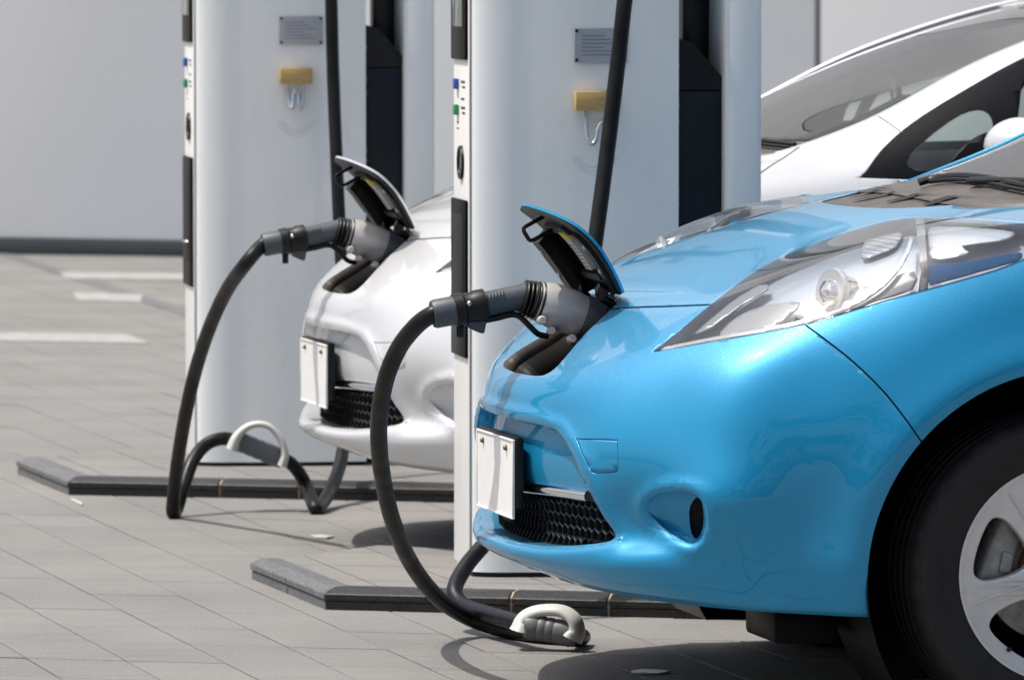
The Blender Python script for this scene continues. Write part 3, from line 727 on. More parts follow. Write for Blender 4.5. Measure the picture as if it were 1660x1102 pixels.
cbv0 = BVHTree.FromBMesh(fl); cpts = []
for x in np.linspace(760, 955, 22):
    d_ = RotW.inverted() @ Vector(ray(x, float(np.interp(x, [p[0] for p in LINE0], [.5 * (p[1] + q[1]) for p, q in zip(LINE0, LINE1)])))); h_ = cbv0.ray_cast(camloc(OB), d_.normalized())
    if h_[0] is not None and h_[0].y < -.02: cpts.append(h_[0])
cpts = [Vector((p.x, -p.y, p.z)) for p in cpts[::-1]] + cpts
centre('bar_backing', take(fc)[0], M_GAP, i_bump)
cp('chrome_bar', tube_me('chrome_bar', cpts, .0128, 14, 3, ell=(1.0, .9)), M_CHROME, i_bump)
gb_ = take(fg, lambda co, no: co + Vector((.035, 0, 0)))[0]; centre('grille_back', gb_, M_GAP, i_bump)
gbv = BVHTree.FromBMesh(fl)
V, Fc = [], []; hs = .0155
for a in range(-44, 45):
    for b in range(-6, 14):
        cy = a * hs * 1.732 + (hs * .866 if b % 2 else 0); cz = .345 + b * hs * 1.5
        h = gbv.ray_cast(Vector((-.5, -abs(cy), cz)), Vector((1, 0, 0)))
        if h[0] is None: continue
        p = PB.one(h[0])
        if inpoly(p, pan_blue) or inpoly(p, pan_chr): continue
        b0 = len(V); ok = True; ring = []
        for rad, dx in ((1.0, .004), (.86, .002), (.80, .022)):
            for k in range(6):
                an = math.pi / 6 + k * math.pi / 3; y_, z_ = cy + hs * rad * math.cos(an), cz + hs * rad * math.sin(an)
                g_ = gbv.ray_cast(Vector((-.5, -abs(y_), z_)), Vector((1, 0, 0)))
                x_ = (g_[0].x if g_[0] is not None else h[0].x) + dx; ring.append((x_, y_, z_))
        V += ring
        for k in range(6):
            q = (k + 1) % 6; Fc += [(b0 + k, b0 + q, b0 + 6 + q, b0 + 6 + k), (b0 + 6 + k, b0 + 6 + q, b0 + 12 + q, b0 + 12 + k)]
i = cp('honeycomb_grille', mesh('honeycomb', V, Fc), mat('grille_black', (.007, .007, .0075), .35, spec=.35), i_bump); fl.free()
# ---- fog lamp scoop
def fogmove(co, no):
    x = PB.one(co)[0]; k = min(max((x - 1052) / 88, 0), 1); return co + Vector((.014 * k, .052 * k ** .8, -.004 * k))
fl, wl = recess(FACES['fog'], fogmove, 3)
FLP = S([(1117,830),(1123,812),(1131,806),(1138,815),(1141,838),(1138,860),(1130,873),(1121,864)], 2)
cut(fl, FLP, PB); fl.normal_update(); fk = [f for f in fl.faces if inpoly(PB.one(f.calc_center_median()), FLP)]; fks = set(fk)
both('fog_lamp', take(fk, lambda co, no: co + Vector((.002, .003, 0)))[0], M_PANEL, (i_bump, i_bump)); both('fog_scoop', take([f for f in fl.faces if f not in fks])[0], PAINT, (i_bump, i_bump)); fl.free()
both('fog_scoop_rim', wl, PAINT, (i_bump, i_bump))
pf, nf_ = surf(1134, 842); pf = pf + Vector((.010, .022, 0))
def lathe_bm(a, b, prof, seg=28):
    me = lathe_me('t', a, b, prof, seg); bm = bmesh.new(); bm.from_mesh(me); bpy.data.meshes.remove(me); return bm
both('fog_bezel', lathe_bm(pf + Vector((.03, 0, 0)), pf + Vector((-.012, 0, 0)), [(0, .040), (.75, .040), (.8, .036), (.55, .026), (.5, .001)]), M_PANEL, (i_bump, i_bump)) if False else None
# ---- charge port cavity
f1_, w1_ = recess(FACES['port'], lambda co, no: Vector((.165 + (co.x - .165) * .93 + .014, co.y * .93, .74 + (co.z - .74) * .93 - .020)), 2)
f1_.normal_update()
fl, wl = recess(list(f1_.faces), lambda co, no: Vector((.19 + (co.x - .165) * .66 + .045, co.y * .72, .70 + (co.z - .74) * .52 - .065)), 3)
M_PORT = mat('port_plastic', (.008, .0075, .007), .5, spec=.15, var=.15, vscale=20)
centre('charge_port', fl, M_PORT, i_bump, .002, .5); centre('charge_port_well', wl, M_PORT, i_bump, .002, .5); f1_.free()
centre('charge_port_lip', w1_, mat('port_liner', (.055, .048, .042), .5, spec=.25, var=.2, vscale=20), i_bump, .002)
# ---- headlamps
LB = lambda co, no: co + Vector((.020, .042, -.034)) * (1.0 if no.length else 1)
fl, wl = recess(FACES['lamp'], LB, 2)
bowl = both('lamp_bowl', fl, M_REFL, (None, None)); LAMP = bowl
both('lamp_wall', wl, M_REFLD, LAMP)
both('lamp_lens', take(FACES['lamp'], lambda co, no: co + no * .003)[0], M_LENS, LAMP)
M_FLUTE = mat('fluted_mirror', (.66, .70, .74), .2, .5)
_n = M_FLUTE.node_tree.nodes; _w = _n.new('ShaderNodeTexWave'); _w.inputs['Scale'].default_value = 60; _w.bands_direction = 'Z'; _tc = _n.new('ShaderNodeTexCoord'); _b = _n.new('ShaderNodeBump'); _b.inputs['Distance'].default_value = .004; _b.inputs['Strength'].default_value = .8
M_FLUTE.node_tree.links.new(_tc.outputs['Object'], _w.inputs[0]); M_FLUTE.node_tree.links.new(_w.outputs['Fac'], _b.inputs['Height']); M_FLUTE.node_tree.links.new(_b.outputs[0], _n['Principled BSDF'].inputs['Normal'])
def lamp_piece(name, poly, m, depth, solid=.003, raise_=0.):
    b, _ = take(FACES['lamp'], lambda co, no: co + Vector((.020, .042, -.034)) * depth)
    # cut along the sight lines so that the piece lies where the photo shows it
    cut(b, poly, PB); b.normal_update(); kill = [f for f in b.faces if not inpoly(PB.one(f.calc_center_median()), poly)]
    bmesh.ops.delete(b, geom=kill, context='FACES'); both(name, b, m, LAMP, solid)
lamp_piece('divider', S([(1482,340),(1497,340),(1501,400),(1506,440),(1502,480),(1487,480),(1493,440),(1489,400)],1), M_REFLD, .05, .012)
lamp_piece('blue_reflector', S([(1502,431),(1560,425),(1640,411),(1657,411),(1648,421),(1580,440),(1515,458),(1506,456)],2), M_LAMPB, .12, .008)
lamp_piece('white_reflector', S([(1506,370),(1560,366),(1630,372),(1645,380),(1620,390),(1560,398),(1570,408),(1555,415),(1508,419)],2), M_REFLW, .45)
lamp_piece('low_chamber', S([(1165,548),(1180,525),(1215,503),(1262,492),(1296,490),(1280,512),(1250,532),(1205,543)],2), M_REFLD, .55)
lamp_piece('upper_trim', S([(1120,540),(1170,500),(1230,462),(1245,468),(1200,495),(1150,532)],2), M_REFLD, .5)
lamp_piece('fluted_reflector', S([(1396,418),(1402,392),(1424,372),(1448,366),(1462,376),(1452,398),(1426,410)],2), M_FLUTE, .7)
lamp_piece('trim_arc', ribbon(S([(1235,535),(1300,522),(1370,500),(1430,463),(1465,420),(1478,385)],4,False), 3.2), M_REFLW, .2)
lamp_piece('bezel_floor', S([(1350,512),(1420,488),(1480,468),(1482,440),(1440,452),(1390,470)],2), M_REFLD, .4)
lamp_piece('lower_trim', ribbon(S([(1070,566),(1160,548),(1250,533),(1320,516)],4,False), 2.4), M_REFLW, .15)
p0, n0 = surf(1350, 455); p0 = p0 + Vector((.020, .042, -.034)) * .75
both('projector', lathe_bm(p0 + Vector((.03, .008, -.008)), p0 + Vector((-.035, -.012, .005)), [(0, .038), (.3, .040), (.6, .039), (.66, .034), (.62, .030), (.85, .022), (1, .001)], 24), M_CHROME, LAMP)
both('projector_ring', lathe_bm(p0 + Vector((.0, .0, 0)), p0 + Vector((-.014, -.005, .002)), [(0, .038), (0, .047), (.5, .050), (1, .047), (1, .038)], 28), M_REFLW, LAMP)
both('projector_shade', lathe_bm(p0 + Vector((.035, -.012, -.012)), p0 + Vector((.015, -.018, -.010)), [(0, .024), (.6, .026), (1, .012)], 20), M_LAMPB, LAMP)
# ---- open charge lid with its inner frame
LID = None
def lid_pt(s, v, h=0.):
    """s 0..1 from hinge to tip, v -1..1 across, h out of the skin"""
    prof = [(0, L3(987, 470, .0)), (.33, L3(952, 412, 0)), (.66, L3(908, 362, 0)), (1, L3(851, 334, 0))]
    k = np.array([q[0] for q in prof]); P = np.array([q[1] for q in prof]); Q = cspline(k, P, [s - .01, s, s + .01]); T = Q[2] - Q[0]; T /= np.linalg.norm(T)
    nn = np.array([-T[2], 0, T[0]]); nn = nn if nn[0] > 0 else -nn
    wd_ = .185 * (.66 + .34 * min(1, s / .4) ** .8) * (1 - .06 * s) * (1 - max(0, (s - .35) / .65) ** 3.0) ** .5 if s < 1 else 0.
    c = Q[1] + nn * h - nn * .006 * v * v * (wd_ / .185) ** 2
    return (c[0], v * wd_, c[2])
def lid_me(h0, h1, sc=1.0, s0=0., s1=1., name='lid'):
    V, Fc = [], []; ns, nv = 22, 14; ss = [s0 + (s1 - s0) * (1 - (1 - a / ns) ** 1.6) for a in range(ns + 1)]
    for h in (h0, h1):
        for s_ in ss:
            for b in range(nv + 1):
                q = lid_pt(min(s_, .9995), (b / nv * 2 - 1), h); V.append((q[0], q[1] * sc, q[2]))
    w_ = nv + 1; o2 = (ns + 1) * w_
    for a in range(ns):
        for b in range(nv):
            q = [a * w_ + b, a * w_ + b + 1, (a + 1) * w_ + b + 1, (a + 1) * w_ + b]; Fc += [tuple(q), tuple(x + o2 for x in q[::-1])]
    bd = [b for b in range(nv + 1)] + [a * w_ + nv for a in range(1, ns + 1)] + [ns * w_ + b for b in range(nv - 1, -1, -1)] + [a * w_ for a in range(ns - 1, 0, -1)]
    for x in range(len(bd)): p, q = bd[x], bd[(x + 1) % len(bd)]; Fc.append((q, p, p + o2, q + o2))
    bm = bmesh.new(); vs = [bm.verts.new(v) for v in V]
    for f in Fc:
        try: bm.faces.new([vs[i] for i in f])
        except ValueError: pass
    bmesh.ops.remove_doubles(bm, verts=bm.verts[:], dist=1e-5); bmesh.ops.recalc_face_normals(bm, faces=bm.faces[:])
    me = bm2me(bm, name); me.set_sharp_from_angle(angle=.6); return me
i_lid = cp('charge_lid', lid_me(.0, .006), PAINT)
cp('lid_liner', lid_me(-.007, -.0005, .985, .0, .99, 'liner'), M_DARK, i_lid)
def lid_strip(name, s0, s1, v0, v1, h0, h1, m, n=8, taper=None):
    V, Fc = [], []
    for a in range(n + 1):
        s_ = s0 + (s1 - s0) * a / n
        w0, w1 = (v0, v1) if taper is None else (v0 + (taper[0] - v0) * a / n, v1 + (taper[1] - v1) * a / n)
        for v_, h in ((w0, h0), (w1, h0), (w1, h1), (w0, h1)): V.append(lid_pt(s_, v_, h))
    for a in range(n):
        for k in range(4): p, q = a * 4 + k, a * 4 + (k + 1) % 4; Fc.append((p, q, q + 4, p + 4))
    Fc += [(3, 2, 1, 0), tuple(n * 4 + k for k in range(4))]
    return cp(name, mesh(name, V, Fc), m, i_lid)
for sg in (-1, 1):
    lid_strip('lid_rib', .02, .62, sg * .90, sg * .62, -.050 if sg > 0 else -.016, -.006, M_BLACK, 10, (sg * .80, sg * .52))
    lid_strip('lid_rail', .10, .60, sg * .60, sg * .50, -.030 if sg > 0 else -.012, -.006, M_GLOSSB, 8, (sg * .50, sg * .42))
    for s_ in (.24, .48):
        q0, q1 = lid_pt(s_, sg * .74, -.049 if sg > 0 else -.015), lid_pt(s_, sg * .74, -.054 if sg > 0 else -.020)
        cp('lid_pin', lathe_me('pin', q0, q1, [(0, .006), (.8, .006), (1, .003)], 12), M_HANDLE, i_lid)
    # hinge arms down into the port
    q = [lid_pt(.10, sg * .62, -.02), lid_pt(.02, sg * .60, -.035), (.27, sg * .095, .80), (.285, sg * .095, .755)]
    cp('hinge_arm', tube_me('hinge_arm', q, .012, 8, 5, ell=(1.5, .8)), M_GLOSSB, i_lid)
lid_strip('lid_crossbar', .14, .20, -.5, .5, -.018, -.006, M_DARK, 3); lid_strip('lid_crossbar', .60, .70, -.45, .45, -.016, -.006, M_DARK, 3)
lab = lid_strip('warning_label', .24, .54, -.34, -.02, -.0195, -.0075, M_PAPER, 5, (-.34, -.02)); lid_strip('warning_heading', .545, .63, -.36, .0, -.0195, -.0075, M_YEL, 2, (-.30, -.04))
for k in range(7): lid_strip('printed_line', .265 + k * .036, .271 + k * .036, -.30, -.06, -.0201, -.0196, M_INK, 1)
hk = [L3(880, 352, .0), L3(852, 367, .04), L3(849, 370, .045), L3(849, 375, .045), L3(857, 388, .05), L3(860, 390, .05), L3(865, 389, .045), L3(894, 373, .0)]
cp('striker_loop', tube_me('striker', hk, .0046, 8, 1), M_BLACK, i_lid)
# ---- number plate with blank face and two bolts
pt = L3(804, 767, 0); pz = pt[2]; px_ = pt[0]
i_pl = cp('number_plate', box_me('number_plate', px_ - .002, px_ + .001, -.165, .165, pz - .0825, pz + .0825, .0009, 1), M_PLATEW)
bmp = bmesh.new(); 
for (y0, y1, z0, z1) in ((-.165, .165, .0785, .0825), (-.165, .165, -.0825, -.0785), (-.165, -.161, -.0785, .0785), (.161, .165, -.0785, .0785)):
    me_ = box_me('t', px_ - .0045, px_ - .0015, y0, y1, pz + z0, pz + z1, .0008, 1); bmp.from_mesh(me_); bpy.data.meshes.remove(me_)
cp('plate_rim', bm2me(bmp, 'plate_rim', False), M_PLATEW, i_pl)
cp('plate_bracket', box_me('plate_bracket', px_ + .0012, px_ + .020, -.168, .168, pz - .06, pz + .088, .004), M_BLACK, i_pl)
for y_ in (-.105, .105):
    cp('bolt', lathe_me('bolt', (px_ - .002, y_, pz + .062), (px_ - .009, y_, pz + .062), [(0, .0062), (.5, .0062), (.55, .005), (1, .004)], 10), M_BRASS, i_pl)
# ---- wheel wells, underbody
for ac in (.96, 3.66):
    V, Fc = [], []
    for k in range(33):
        a = math.radians(-35 + 250 * k / 32)
        for y_ in (-.872, -.60): V.append((ac + .413 * math.cos(a), y_, .316 + .413 * math.sin(a)))
    for k in range(32): Fc.append((2 * k, 2 * k + 1, 2 * k + 3, 2 * k + 2))
    Fc.append(tuple(2 * k + 1 for k in range(33)))
    b = bmesh.new(); me_ = mesh('t', V, Fc); b.from_mesh(me_); bpy.data.meshes.remove(me_); both('wheel_arch_liner', b, M_BLACK)
UB = [(.07, .0), (.10, .36), (.17, .52), (.27, .66), (.38, .76), (.555, .80), (.56, .58), (1.38, .58), (1.39, .83), (3.24, .83), (3.25, .58), (4.07, .58), (4.08, .70), (4.25, .5), (4.3, 0)]
uz = lambda t: .268 - .030 * min(t / .55, 1)
V = [(p[0], -p[1], uz(p[0])) for p in UB] + [(p[0], p[1], uz(p[0])) for p in UB[::-1][1:-1]]; n = len(V)
cp('underbody', mesh('underbody', V, [tuple(range(n))]), M_BLACK)
both('air_deflector', (lambda m_: (lambda b: (b.from_mesh(m_), bpy.data.meshes.remove(m_), b)[2])(bmesh.new()))(box_me('t', .40, .535, -.72, -.50, .172, .245, .012)), M_PANEL)
cp('floor_tray', box_me('tray', .50, 3.9, -.56, .56, .17, .232, .02), M_BLACK)
# ---- windscreen, roof, rear glass: patch between the two upper body edges
edge = G[-1]; 
def top_patch():
    e = np.array(edge); rowsE = []
    cen = [( .86, 1.046), (1.02, 1.088), (1.25, 1.172), (1.55, 1.288), (1.85, 1.390), (2.15, 1.470), (2.5, 1.525), (2.9, 1.55), (3.4, 1.53), (3.8, 1.475), (4.03, 1.40), (4.08, 1.39)]
    return e, np.array(cen)
e_, cen = top_patch(); ss_ = np.concatenate([[0], np.cumsum(np.linalg.norm(np.diff(e_, axis=0), axis=1))]); 
i0 = 7 * 9                                              # column where the screen's side edge starts
side_e = e_[i0:]; base_e = e_[:i0 + 1]
tc_ = np.linspace(0, 1, len(side_e)); 
def cenat(u):
    kk = np.concatenate([[0], np.cumsum(np.linalg.norm(np.diff(cen, axis=0), axis=1))]); kk = kk / kk[-1]; return cspline(kk, cen, [u])[0]
sl = np.concatenate([[0], np.cumsum(np.linalg.norm(np.diff(side_e, axis=0), axis=1))]); sl = sl / sl[-1]
TOPG = []
NV = 16
for a in range(len(side_e)):
    u = sl[a]; E_ = side_e[a]; c_ = cenat(u); rowp = []
    for b in range(NV + 1):
        v = b / NV; bulge = 1 - v ** 2.2
        if a == 0:
            q = base_e[int(round(v * i0))]; rowp.append(q)
        else:
            t0 = E_[0] + (c_[0] - E_[0]) * (1 - v ** 2); rowp.append((t0, v * E_[1], E_[2] + (c_[1] - E_[2]) * bulge - (.010 * min(1, (1 - v) * 40) if v < 1 else .010) * min(1, a / 6)))
    TOPG.append(rowp)
TOPG = np.array(TOPG)
fv, ffc = [], []
for a, E_ in enumerate(side_e[2:]):
    fv += [(E_[0], -E_[1], E_[2] + .0015), (E_[0], -E_[1] + .004, E_[2] - .013)]
for a in range(len(side_e) - 3): ffc.append((2 * a, 2 * a + 1, 2 * a + 3, 2 * a + 2))
_b2 = bmesh.new(); _m2 = mesh('t', fv, ffc); _b2.from_mesh(_m2); bpy.data.meshes.remove(_m2); both('pillar_flange', _b2, PAINT, (i_body, i_body), .003)
bt = grid_bm(TOPG); bt.normal_update(); bt.faces.ensure_lookup_table()
if bt.faces[len(bt.faces) // 2].normal.z < 0: bmesh.ops.reverse_faces(bt, faces=bt.faces[:]); bt.normal_update()
SCR = [(.5, .9), (2.08, .9), (2.08, 1.7), (.5, 1.7)]
cut(bt, [(2.05, .9), (2.05, 1.8)], LT, False)
fs_ = [f for f in bt.faces if f.calc_center_median().x < 2.05]; fr_ = [f for f in bt.faces if 2.05 <= f.calc_center_median().x]
def edgeband(f):
    c = f.calc_center_median(); k = int(np.argmin(np.abs(side_e[:, 0] - c.x)))
    return abs(c.y) > (.96 - .16 * max(0, 1 - max(0, c.x - 1.15) / .45)) * max(.05, side_e[k, 1]) or (c.x - (.86 + .2 * (abs(c.y) / .585) ** 2)) < .16 or c.x > 2.0
def lowband(f):
    c = f.calc_center_median(); return (c.x - (.86 + .2 * (abs(c.y) / .585) ** 2)) < .125
flow = [f for f in fs_ if lowband(f)]; lset = set(flow)
fband = [f for f in fs_ if edgeband(f) and f not in lset]; sset = set(fband) | lset; fglass = [f for f in fs_ if f not in sset]
centre('scuttle', take(flow)[0], M_COWL, i_cowl, .003)
btm = mirrored(bt); btm.normal_update(); TBV = BVHTree.FromBMesh(btm); btm.free()
def surft(x, y, up):
    d = RotW.inverted() @ Vector(ray(x, y)); h = TBV.ray_cast(camloc(OB), d.normalized())
    if h[0] is None: return None
    n_ = h[1] if h[1].z > 0 else -h[1]; return h[0] + n_ * up
i_ws = centre('windscreen', take(fglass)[0], M_GLASS); centre('windscreen_frit', take(fband)[0], M_GLOSSB, i_ws, .003)
fr2 = [f for f in fr_ if f.calc_center_median().x > 3.52]; s2 = set(fr2)
centre('roof', take([f for f in fr_ if f not in s2])[0], PAINT, None, .004); centre('rear_window', take(fr2)[0], M_GLASSD)
bt.free()
# ---- cowl slots and wipers
cowlbm = take(FACES['cowl'])[0]; cowlbm.normal_update(); cbv = BVHTree.FromBMesh(cowlbm)
def cowl_at(t, y):
    h = cbv.ray_cast(Vector((t, -abs(y), 2)), Vector((0, 0, -1))); return h[0].z - .003 if h[0] is not None else None
for y_ in np.arange(-.28, .281, .14):
    t0 = .775 + .10 * (abs(y_) / .4) ** 2 + (.02 if round(y_ * 10) % 2 else 0)
    V, Fc = [], []
    for a in range(11):
        x = a / 10; t_ = t0 + .105 * x; hh = 0.; w_ = .017 * math.sin(math.pi * x) ** .5 + .001
        def hz_(u, w2):
            h1 = cowl_at(u, w2); h2 = TBV.ray_cast(Vector((u, w2, 2)), Vector((0, 0, -1)))[0]
            return max(h1 if h1 is not None else 0, h2.z if h2 is not None else 0)
        for dy, dz in ((-w_, .0006), (-w_ * .4, hh), (w_ * .5, hh * .9), (w_, .0004)): V.append((t_, y_ + dy, hz_(t_, y_ + dy) + .0035))
    for a in range(10):
        for b in range(3): p = a * 4 + b; Fc.append((p, p + 1, p + 5, p + 4))
    cp('cowl_louvre', mesh('cowl_louvre', V, Fc, True), M_GAP, i_cowl)
def scr(t, y, up=.02):
    h_ = 1.03 + (t - .86) * .45; return (t, y, h_ + up)
def wiper(p, lab=None):
    i_ = cp('wiper', tube_me('wiper_arm', p, .010, 8, 5, rfun=lambda u: .0085 - .003 * u, ell=(1.0, 1.25)), M_BLACK)
    q = [np.array(a) + np.array((-.014, 0, -.008)) for a in p[1:]]; cp('wiper_blade', tube_me('blade', q, .0045, 6, 4), M_BLACK, i_)
for path in ([(1492, 306), (1520, 299), (1560, 295), (1600, 298), (1645, 307), (1690, 316)], [(1575, 304), (1620, 303), (1670, 304), (1720, 310), (1790, 318)]):
    q_ = [surft(x, y, .014) for x, y in path]; q_ = [p for p in q_ if p is not None]
    if len(q_) > 2: wiper(q_)
# ---- mirrors
for sg in (-1, 1):
    c = Vector((1.60, sg * .985, 1.075)); bm = bmesh.new(); bmesh.ops.create_uvsphere(bm, u_segments=20, v_segments=12, radius=1)
    for v in bm.verts:
        x, y, z = v.co; k = abs(x) ** .8 * (1 if x > 0 else -1); v.co = Vector((c.x + (x if x < 0 else min(x, .35)) * .085, c.y + y * .105, c.z + z * .072 * (1 + .15 * y * sg)))
    i_m = cp('mirror', bm2me(bm, 'mirror'), PAINT)
    cp('mirror_foot', tube_me('foot', [(1.60, sg * .80, 1.0), (1.60, sg * .87, 1.02), (1.60, sg * .95, 1.05)], .022, 8, 4), M_BLACK, i_m)
# ---- wheels
def wheel_parts():
    yo = -.868; parts = []                                 # outer face plane (near side)
    c = lambda y: (0, y, 0)
    # tyre by lathe with grooves
    prof = [(-.655, .215), (-.655 - .0, .225)]
    prof = [(-.668, .218), (-.664, .245), (-.664, .285), (-.672, .306), (-.688, .3155)]
    for g_ in (.71, .748, .786, .824): prof += [(-g_ + .0055, .3162), (-g_ + .004, .308), (-g_ - .004, .308), (-g_ - .0055, .3162)]
    prof += [(-.848, .3150), (-.860, .309), (-.866, .3025), (-.8665, .3005), (-.869, .2990), (-.873, .285), (-.8745, .265), (-.874, .262), (-.8732, .2605), (-.872, .245), (-.868, .228), (-.865, .219)]
    seg = 144; V, Fc = [], []
    for y_, r_ in prof:
        for k in range(seg):
            a = 2 * math.pi * k / seg; rr = r_
            if r_ > .3145 and abs(y_) > .83 and k % 4 == 0: rr = r_ - .005          # shoulder sipes
            if .3085 < r_ < .3145 and k % 4 == 0: rr = r_ - .004
            V.append((rr * math.cos(a), y_, rr * math.sin(a)))
    for i in range(len(prof) - 1):
        for k in range(seg): a, b = i * seg + k, i * seg + (k + 1) % seg; Fc.append((a, b, b + seg, a + seg))
    me = mesh('tyre', V, Fc, True); me.set_sharp_from_angle(angle=.5); parts.append(('tyre', me, M_RUBBER))
    # rim face: filled outline with five rounded openings, dished afterwards
    cu = bpy.data.curves.new('rimc', 'CURVE'); cu.dimensions = '2D'; cu.fill_mode = 'BOTH'; cu.extrude = .010; cu.bevel_depth = .005; cu.bevel_resolution = 2
    def spl(P):
        s_ = cu.splines.new('POLY'); s_.points.add(len(P) - 1); s_.use_cyclic_u = True
        for q, p in zip(s_.points, P): q.co = (p[0], p[1], 0, 1)
    spl([(.2165 * math.cos(a), .2165 * math.sin(a)) for a in np.linspace(0, 2 * math.pi, 96, endpoint=False)])
    A0 = math.radians(161)
    for k in range(5):
        a0 = A0 + k * 2 * math.pi / 5
        sh = [(.068, -.012), (.068, .012), (.094, .040), (.140, .066), (.172, .066), (.186, .045), (.190, 0), (.186, -.045), (.172, -.066), (.140, -.066), (.094, -.040)]
        sh = crom([np.array(p) for p in sh], 5, True)
        spl([(p[0] * math.cos(a0) - p[1] * math.sin(a0), p[0] * math.sin(a0) + p[1] * math.cos(a0)) for p in sh])
    tmp = bpy.data.objects.new('tmp', cu); COL.objects.link(tmp); dg = bpy.context.evaluated_depsgraph_get()
    me0 = bpy.data.meshes.new_from_object(tmp.evaluated_get(dg)); bpy.data.objects.remove(tmp)
    bm = bmesh.new(); bm.from_mesh(me0); bpy.data.meshes.remove(me0)
    bmesh.ops.triangulate(bm, faces=[f for f in bm.faces if len(f.verts) > 4]); 
    bmesh.ops.subdivide_edges(bm, edges=[e for e in bm.edges if e.calc_length() > .03], cuts=2, use_grid_fill=False)
    for v in bm.verts:
        x, z, y = v.co; r_ = math.hypot(x, z); dish = -.016 * math.cos(min(r_ / .21, 1) * math.pi / 2) if False else .018 * (1 - min(r_ / .216, 1) ** 2)
        v.co = Vector((x, -.850 + dish - y, z))
    bmesh.ops.recalc_face_normals(bm, faces=bm.faces[:]); me = bm2me(bm, 'rim'); me.set_sharp_from_angle(angle=.55); parts.append(('rim', me, M_RIM))
    parts.append(('rim_lip', lathe_me('rim_lip', (0, -.868, 0), (0, -.672, 0), [(0, .214), (0, .2195), (.03, .2195), (.05, .213), (.20, .203), (.95, .203), (1, .212), (1, .206), (.95, .198), (.2, .198), (.06, .208)], 96, False), M_RIM))
    for k in range(5):
        a = A0 + (k + .5) * 2 * math.pi / 5
        P_ = [(r_ * math.cos(a), -.850 + .018 * (1 - (r_ / .216) ** 2) - .0172, r_ * math.sin(a)) for r_ in (.075, .12, .16, .198)]
        parts.append(('spoke_ridge', tube_me('ridge', P_, .0028, 6, 3), M_RIM))
    parts.append(('hub_cap', lathe_me('hub', (0, -.835, 0), (0, -.860, 0), [(0, .034), (.7, .033), (.9, .028), (1, .001)], 32), M_RIM))
    parts.append(('brake_disc', lathe_me('disc', (0, -.790, 0), (0, -.768, 0), [(0, .06), (0, .142), (1, .142), (1, .06)], 64, False), M_IRON))
    parts.append(('brake_hub', lathe_me('bhub', (0, -.828, 0), (0, -.76, 0), [(0, .001), (0, .07), (1, .075)], 32), M_RUST))
    ac = math.radians(158)
    bm = bmesh.new(); me_ = box_me('t', .098, .168, -.818, -.752, -.075, .075, .014, 3); bm.from_mesh(me_); bpy.data.meshes.remove(me_)
    for v in bm.verts:
        x, y, z = v.co; r_, th = x, z / .135 + ac; v.co = Vector((r_ * math.cos(th), y, r_ * math.sin(th)))
    parts.append(('brake_caliper', bm2me(bm, 'caliper', False), M_IRON))
    bm = bmesh.new(); me_ = box_me('t', .095, .122, -.824, -.80, -.012, .035, .006, 2); bm.from_mesh(me_); bpy.data.meshes.remove(me_)
    for v in bm.verts:
        x, y, z = v.co; th = z / .12 + ac + .1; v.co = Vector((x * math.cos(th), y, x * math.sin(th)))
    parts.append(('caliper_bracket', bm2me(bm, 'bracket', False), M_IRON))
    a = math.radians(233); parts.append(('valve_stem', lathe_me('valve', (.196 * math.cos(a), -.838, .196 * math.sin(a)), (.186 * math.cos(a), -.868, .186 * math.sin(a)), [(0, .006), (.6, .005), (1, .004)], 10), M_BLACK))
    return parts
WP = wheel_parts()
# ---- cabin: dashboard, seats, steering wheel
cp('dashboard', prism_me('dash', [(1.0, -.56), (1.45, -.62), (1.52, -.5), (1.50, .5), (1.45, .62), (1.0, .56)], .86, 1.0, .03), mat('dash_grey', (.20, .195, .18), .7))
i_st = cp('steering_wheel', tube_me('wheel', [(1.62 + .05 * math.sin(a), .36 + .175 * math.cos(a), 1.05 + .165 * math.sin(a)) for a in np.linspace(0, 2 * math.pi, 25)], .016, 10, 2), M_BLACK)
for sg in (-1, 1):
    i_s = cp('seat', box_me('seat_back', 2.16, 2.32, sg * .37 - .23, sg * .37 + .23, .55, 1.16, .06, 3), M_SEAT)
    cp('headrest', box_me('headrest', 2.24, 2.33, sg * .37 - .12, sg * .37 + .12, 1.19, 1.36, .035, 3), M_SEAT, i_s)
cp('cabin_floor', box_me('cabin_floor', 1.1, 4.0, -.8, .8, .24, .36), M_DARK)
cp('rear_bench', box_me('bench', 2.95, 3.3, -.68, .68, .5, 1.15, .06, 3), M_SEAT)

def make_car(O, pm, label, name):
    root = empty(name, (O[0], O[1], 0), TH); tag(root, label, 'car'); made = []
    for nm, me, m, par, solid in CARPARTS:
        o = bpy.data.objects.new(nm, me); COL.objects.link(o); o.parent = made[par] if par is not None else root; made.append(o)
        mm = pm if m == PAINT else m
        if len(me.materials) == 0: me.materials.append(None)
        o.material_slots[0].link = 'OBJECT'; o.material_slots[0].material = mm
        if solid: md = o.modifiers.new('thickness', 'SOLIDIFY'); md.thickness = solid; md.offset = -1
    for ax in (.96, 3.66):
        for sg in (0, 1):
            w_ = empty('wheel', (ax, 0, .316), 0); w_.parent = root
            if sg: w_.rotation_euler = (0, 0, math.pi)
            for nm, me, m in WP: obj(nm, me, m, w_)
    return root
make_car(OB, M_BLUE, 'light blue metallic hatchback with charge lid open, in the foreground', 'parked_car')
make_car(OS, M_SILV, 'silver white hatchback parked behind the near charger, charging', 'parked_car')
BM.free()

